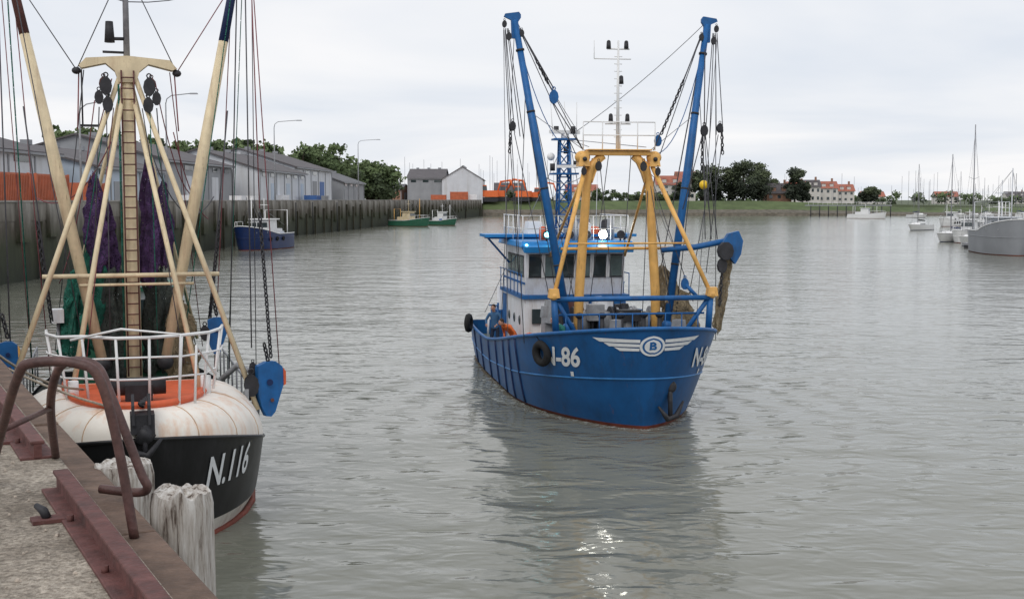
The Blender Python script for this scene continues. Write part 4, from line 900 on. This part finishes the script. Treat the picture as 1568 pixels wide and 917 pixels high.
for s in(-1,1):
    T.ball('crosstree_lamps',dark,(MX+.05,s*1.05,9.28),.10,(1,1,.8),10); T.block('crosstree_blocks',dark,(MX+.25,s*.45,8.95),.16); T.block('crosstree_blocks',dark,(MX+.3,s*.42,8.55),.14)
    T.block('crosstree_blocks',rust,(MX+.2,s*.5,9.0),.12); T.block('crosstree_blocks',dark,(MX+.3,s*.6,8.7),.12)
    b0=V((MX+.3,s*.66,2.9)); b1=V((MX-.2,s*2.32,11.2)); b2=V((MX-.25,s*2.66,12.9))
    T.tube('booms',beige,[b0,b0.lerp(b1,.5),b0.lerp(b1,.86)],[.11,.135,.105],12); T.tube('boom_tips',navy if s>0 else rust,[b0.lerp(b1,.86),b1,b2],[.108,.095,.08],10)
    T.ball('boom_heel',dark,b0,.18,seg=10)
    T.tube('tripod_legs',beige,[(MX+.1,s*.15,9.2),(MX+1.4,s*2.55,1.9 if s>0 else 2.4)],[.055,.06],8)
    T.tube('tripod_legs',beige,[(MX+.1,s*.1,8.8),(MX+2.6,s*1.25,2.6)],[.05,.055],8)
    T.tube('tripod_legs',beige,[(MX-.1,s*.1,9.0),(MX-3.5,s*1.6,3.0)],.045,8)
    for q in [((MX,s*1.05,9.3),(MX,0,11.6),.012),((MX,s*1.05,9.3),(MX-.2,s*2.3,11.3),.012),((MX,0,12.6),(MX-.25,s*2.6,12.8),.012),((MX+.3,s*.45,8.6),(MX+.5,s*.5,3),.013),
              ((MX-.2,s*2.6,12.6),(MX+.8,s*2.5,3.2),.016),((MX-.1,s*2.7,12.6),(MX+.6,s*2.75,6.3),.014),((MX-.2,s*2.45,12.2),(MX-1.5,s*2.2,2.2),.016),((MX-.2,s*2.35,12),(MX-.8,s*1.8,2.5),.012),
              ((MX,s*.9,9.3),(MX-6,s*1.9,2.5),.012),((MX,s*1.0,9.3),(MX+.3,s*1.05,8.0),.016),((MX+.1,s*2.25,11),(MX+.4,s*1.0,3.0),.012),
              ((MX-.2,s*2.7,12.7),(MX+.1,s*3.2,2.6),.013),((MX-.2,s*2.75,12.7),(MX-2,s*2.9,2.2),.011),((MX-.2,s*2.6,12.5),(MX-3,s*2.3,2.2),.011),((MX,s*.4,8.8),(MX-.6,s*1.4,3.0),.012),((MX,s*.3,8.5),(MX+1.5,s*1.0,3.0),.012),((MX+.2,s*.6,8.5),(MX+.2,s*.8,4.9),.014)]:
        T.wire('rigging',random.choice((wirem,wirem,wirem,redwire,netg)),*q)
    for q in range(3): T.wire('slack_lines',random.choice((wirem,redwire)),(MX,s*random.uniform(.3,1),random.uniform(7.5,9.2)),(MX-random.uniform(0,2),s*random.uniform(1.2,2.2),random.uniform(4.5,7)),.013,random.uniform(.3,.9),10)
    T.chain('chains',dark,(MX+.6,s*2.75,6.2),(MX+1.0,s*2.9,3.0),.12,.018); T.chain('chains',dark,(MX-1,s*2.0,6),(MX-1.2,s*1.75,3.7),.13,.02)
    T.wire('drop_wires',wirem,(MX-.1,s*2.15,8.5),(MX-.5,s*1.7,3.8),.018)
T.tube('spreader_beam',beige,[(MX+.45,-1.85,4.85),(MX+.45,1.85,4.85)],.05,8); T.tube('spreader_beam',beige,[(MX+.45,-1.1,4.65),(MX+.45,1.3,4.65)],.032,8)
T.tube('mast_lamp',dark,[(MX+.1,-.35,9.9),(MX+.1,-.35,10.35)],[.11,.08],10); T.tube('mast_lamp',dark,[(MX,0,10.0),(MX+.1,-.35,9.98)],.04,6); T.tube('mast_lamp',dark,[(MX,0,9.7),(MX+.05,-.5,9.7)],.03,6)
T.wire('rigging',wirem,(MX,0,10.8),(MX+5,-6,13),.012,.4); T.wire('rigging',wirem,(MX,0,10.8),(MX-8,4,13.5),.012,.4)
T.box('light_rack',dark,(MX+.1,-.75,8.1),(.1,.5,.05)); T.tube('light_rack',dark,[(MX+.1,-.95,8.1),(MX+.1,-.95,9.3)],.02,5)
def shield(c,s=1,ang=0,m2=orange):
    ca,sa=math.cos(ang),math.sin(ang)
    pts=[(-.3,.42),(-.1,.5),(.12,.5),(.28,.38),(.34,.2),(.32,.0),(.1,-.62),(.0,-.72),(-.12,-.7),(-.22,-.5),(-.3,-.2)]
    T.prism('gallows_blocks',blue2,[(x*s,y*s) for x,y in pts],c,(sa,ca,0),(0,0,1),.16*s)
    T.prism('gallows_edges',m2,[(x*s,y*s) for x,y in [(.30,.34),(.36,.26),(.36,-.02),(.31,-.05)]],V(c),(sa,ca,0),(0,0,1),.20*s)
    T.tube('gallows_pins',navy,[V(c)+V((.05,0,.05)),V(c)+V((.14*s,0,.05))],.07*s,10); T.tube('gallows_pins',rust,[V(c)+V((.05,.05*s,-.35*s)),V(c)+V((.12*s,.05*s,-.35*s))],.04*s,8)
    T.block('gallows_sheaves',dark,V(c)+V((.1,-.4*s,0)),.2*s); T.chain('chains',dark,V(c)+V((0,0,.4)),V(c)+V((0,-.1,.9)),.13,.02)
shield((MX+1.3,2.82,2.45),1.0,R(-20)); shield((MX-.4,1.85,3.45),.7); shield((MX+.8,-2.55,3.2),.65,0,yel)
T.tube('gallows_arm',grey,[(MX+.2,1.6,2.2),(MX+.6,2.2,2.8),(MX+1.2,2.7,2.6)],.07,8); T.tube('gallows_arm',grey,[(MX+1.2,2.6,2.6),(MX+1.3,2.5,1.5)],.07,8)
for k in range(6): T.block('tackle',dark,(MX+1.2+random.uniform(-.1,.1),2.45+random.uniform(-.15,.1),2.2+k*.12),.10)
T.prism('side_bulwark_wing',grey,[(0,0),(1.2,0),(1.0,.5),(.3,1.0),(0,1.1)],(MX+1.6,2.3,1.3),(-1,0,0),(0,0,1),.08)
net(T,'net_purple',netp,(MX-.6,-.80,7.0),(MX-.4,-.62,4.9),.08,.24,6,1); net(T,'net_purple',netp,(MX-.4,.42,7.4),(MX-.3,.38,4.6),.07,.2,6,2); net(T,'net_purple',netp,(MX-.6,.75,6.9),(MX-.5,.72,5.0),.07,.16,5,4); net(T,'net_purple',netp,(MX-.6,-.5,6.4),(MX-.5,-.42,4.6),.07,.15,5,12)
net(T,'net_green',netg,(MX-.5,-.75,5.5),(MX-.5,-.7,3.2),.15,.30,7,3); net(T,'net_green',netg,(MX-.8,-1.15,4.9),(MX-.8,-1.3,2.9),.12,.26,7,6)
net(T,'net_dark',netd,(MX-.5,.6,4.9),(MX-.5,.6,2.6),.15,.35,7,7); net(T,'net_dark',netd,(MX-.2,-.3,4.9),(MX-.2,-.4,2.4),.15,.3,7,8); net(T,'net_brown',netb,(MX-.3,1.0,4.2),(MX-.3,1.05,2.4),.15,.3,7,9)
T.box('deckhouse',greenm,(-10.5,0,2.2),(3.5,2.6,2.6)); T.box('wheelhouse',white,(-11,0,3.7),(2.5,2.1,1.0)); T.box('wheelhouse_windows',glass,(-9.73,0,3.75),(.05,1.8,.45)); T.box('wheelhouse_roof',greenm,(-11,0,4.25),(2.9,2.4,.10))
T.box('winch',dark,(-7.2,0,1.9),(1.2,2.2,1.2)); T.tube('winch_drum',greenm,[(-6.8,-1.0,2.4),(-6.8,1.0,2.4)],.4,14)
T.box('deck_box',white,(-6.6,-1.6,3.9),(.4,.26,.3)); T.tube('deck_post',wirel,[(-6.6,-1.6,1),(-6.6,-1.6,3.8)],.04,6)
for s in(-1,1):
    T.tube('side_rail',wirel,[(-5+-i*1.2,s*2.5,2.3) for i in range(9)],.03,6)
    for i in range(9): T.tube('side_rail',wirel,[(-5-i*1.2,s*2.5,1.4),(-5-i*1.2,s*2.5,2.3)],.025,5)
T.finish()

# ================================================================== foreground quay furniture
e=V((-.468,.884,0)); no=V((.884,.468,0))
ang=math.atan2(e.y,e.x)
def E(y,off=0,z=0):
    return V((1.3-.53*y,y,QZ+z))+no*off
T=Thing('quay_edge_beam')
def beam(y0,y1,off,z,wd,h,part,m):
    a=E(y0,off,z);b=E(y1,off,z); T.box(part,m,(a+b)/2,((b-a).length,wd,h),rz=ang)
for (y0,y1) in((-3,7.25),(8.1,30)):
    beam(y0,y1,-.13,.05,.05,.10,'rail_web',rust); beam(y0,y1,-.13,.11,.09,.025,'rail_head',rust); beam(y0,y1,-.13,.008,.22,.02,'rail_flange',rust)
    for k in range(int((y1-y0)/.9)):
        p=E(y0+.5+k*.9,-.20,.03); T.tube('rail_bolts',rust,[p-V((0,0,.02)),p+V((0,0,.02))],.018,6)
T.finish({'rail_head':.008,'rail_flange':.005})
T=Thing('timber_capping')
wt=mat('wet_timber',(.15,.10,.075),.85,.4,5,.6,(.055,.04,.032),bump=.014,bscale=25)
for k in range(14):
    beam(-3+k*3.1,-3+k*3.1+3.07,.10+random.uniform(-.008,.008),-.12+random.uniform(-.008,.004),.2,.2,'capping',wt)
T.finish({'capping':.015})
T=Thing('loose_gravel')
gm=mat('gravel_stone',(.42,.36,.30),.9,.5,30)
for _ in range(420):
    y=random.uniform(3.5,12); off=-random.uniform(.26,2.2); p=E(y,off,.004); s_=random.uniform(.004,.013)
    T.box('g',gm,p+V((0,0,s_*.4)),(s_*2,s_*1.6,s_),rz=random.uniform(0,3),top=.6)
T.finish()
for y in(6.6,8.7):
    T=Thing('iron_cleat',Matrix.Translation(E(y,-.30,0)))
    T.box('plate',rust,(0,0,.012),(.12,.16,.02),rz=ang); T.tube('horn',dark,[(-.0,.0,.02),(-.02,0,.06),(-.07,.03,.08)],[.025,.025,.015],8); T.finish()
T=Thing('ladder_handrail')
def smooth(pts,n=6):
    pts=[V(p) for p in pts]; out=[]
    P=[pts[0]]+pts+[pts[-1]]
    for i in range(1,len(P)-2):
        for k in range(n):
            t=k/n; a,b,c,d=P[i-1],P[i],P[i+1],P[i+2]
            out.append(.5*((2*b)+(c-a)*t+(2*a-5*b+4*c-d)*t*t+(3*b-a-3*c+d)*t**3))
    out.append(pts[-1]); return out
r=.026
T.tube('hoop',rusth,smooth([(-3.15,7.35,QZ),(-2.85,6.85,QZ+.42),(-2.53,6.3,QZ+.80),(-2.42,6.2,QZ+.88),(-2.2,6.2,QZ+.88),(-2.08,6.2,QZ+.80),(-2.0,6.22,QZ+.45),(-1.93,6.22,QZ-.02)]),r,10)
T.tube('hoop',rusth,smooth([(-3.02,8.1,QZ),(-2.80,7.45,QZ+.45),(-2.66,7.2,QZ+.70),(-2.54,7.12,QZ+.77),(-2.38,7.05,QZ+.75),(-2.27,6.95,QZ+.60),(-2.10,6.9,QZ+.18),(-2.06,6.9,QZ+.08),(-2.14,6.95,QZ+.04),(-2.36,7.0,QZ+.05)]),r,10)
T.tube('cross_bar',rusth,[(-2.84,6.85,QZ+.42),(-2.80,7.45,QZ+.44)],.018,8)
for k in range(8): T.tube('ladder_rungs',rusth,[E(6.35,.22,-.3-k*.3),E(7.0,.22,-.3-k*.3)],.018,8)
for y in(6.35,7.0): T.tube('ladder_stiles',rusth,[E(y,.22,-.1),E(y,.22,-3)],.025,8)
T.finish()
def pile(x,y,r,ztop,name='weathered_timber_pile',seed=0):
    m=bpy.data.materials.get('bleached_timber')
    if not m:
        m=bpy.data.materials.new('bleached_timber'); m.use_nodes=True; nt=m.node_tree;N=nt.nodes;Lk=nt.links; p=N['Principled BSDF']; p.inputs['Roughness'].default_value=.9
        tc=N.new('ShaderNodeTexCoord'); mp=N.new('ShaderNodeMapping'); mp.inputs['Scale'].default_value=(24,24,2.0); Lk.new(tc.outputs['Object'],mp.inputs[0])
        n=N.new('ShaderNodeTexNoise'); n.inputs['Scale'].default_value=1; n.inputs['Detail'].default_value=8; n.inputs['Roughness'].default_value=.7; Lk.new(mp.outputs[0],n.inputs[0])
        r_=N.new('ShaderNodeValToRGB'); Lk.new(n.outputs[0],r_.inputs[0]); el=r_.color_ramp.elements; el[0].position=.38; el[0].color=(.09,.065,.05,1); el[1].position=.46; el[1].color=(.40,.36,.32,1); q=el.new(.62); q.color=(.64,.62,.59,1)
        Lk.new(r_.outputs[0],p.inputs['Base Color']); bp=N.new('ShaderNodeBump'); bp.inputs['Distance'].default_value=.015; Lk.new(n.outputs[0],bp.inputs['Height']); Lk.new(bp.outputs[0],p.inputs['Normal'])
    T=Thing(name,Matrix.Translation((x,y,0)))
    nz_=40; na=80
    def f(i,j):
        a=i/na*2*math.pi; z=-1.5+(ztop+1.5)*(j/(nz_-1))**.55
        rr=r*(1+.12*noise.noise(V((math.cos(a)*1.6,math.sin(a)*1.6,z*.5+seed)))+.06*noise.noise(V((math.cos(a)*6,math.sin(a)*6,z*.35+seed))))
        if j==nz_-1: z+=.05*noise.noise(V((math.cos(a)*2.0,math.sin(a)*2.0,seed+5)))-.02; rr*=.93
        return V((math.cos(a)*rr,math.sin(a)*rr,z))
    T.grid('pile',m,f,na,nz_,closeu=True)
    def g(i,j):
        a=i/na*2*math.pi; k=1-j/9; base=f(i,nz_-1); rr=V((base.x,base.y,0))*k
        z=base.z*k+(1-k)*(ztop+.01)
        return V((rr.x,rr.y,z+(.03*noise.noise(V((rr.x*12,rr.y*12,seed)))+.012*noise.noise(V((rr.x*50,rr.y*50,seed))) if 0<k<1 else 0)))
    T.grid('pile',m,g,na,10,closeu=True)
    T.finish()
pile(-1.90,7.0,.175,4.85,seed=2)
pile(-2.55,8.0,.19,4.80,seed=9)
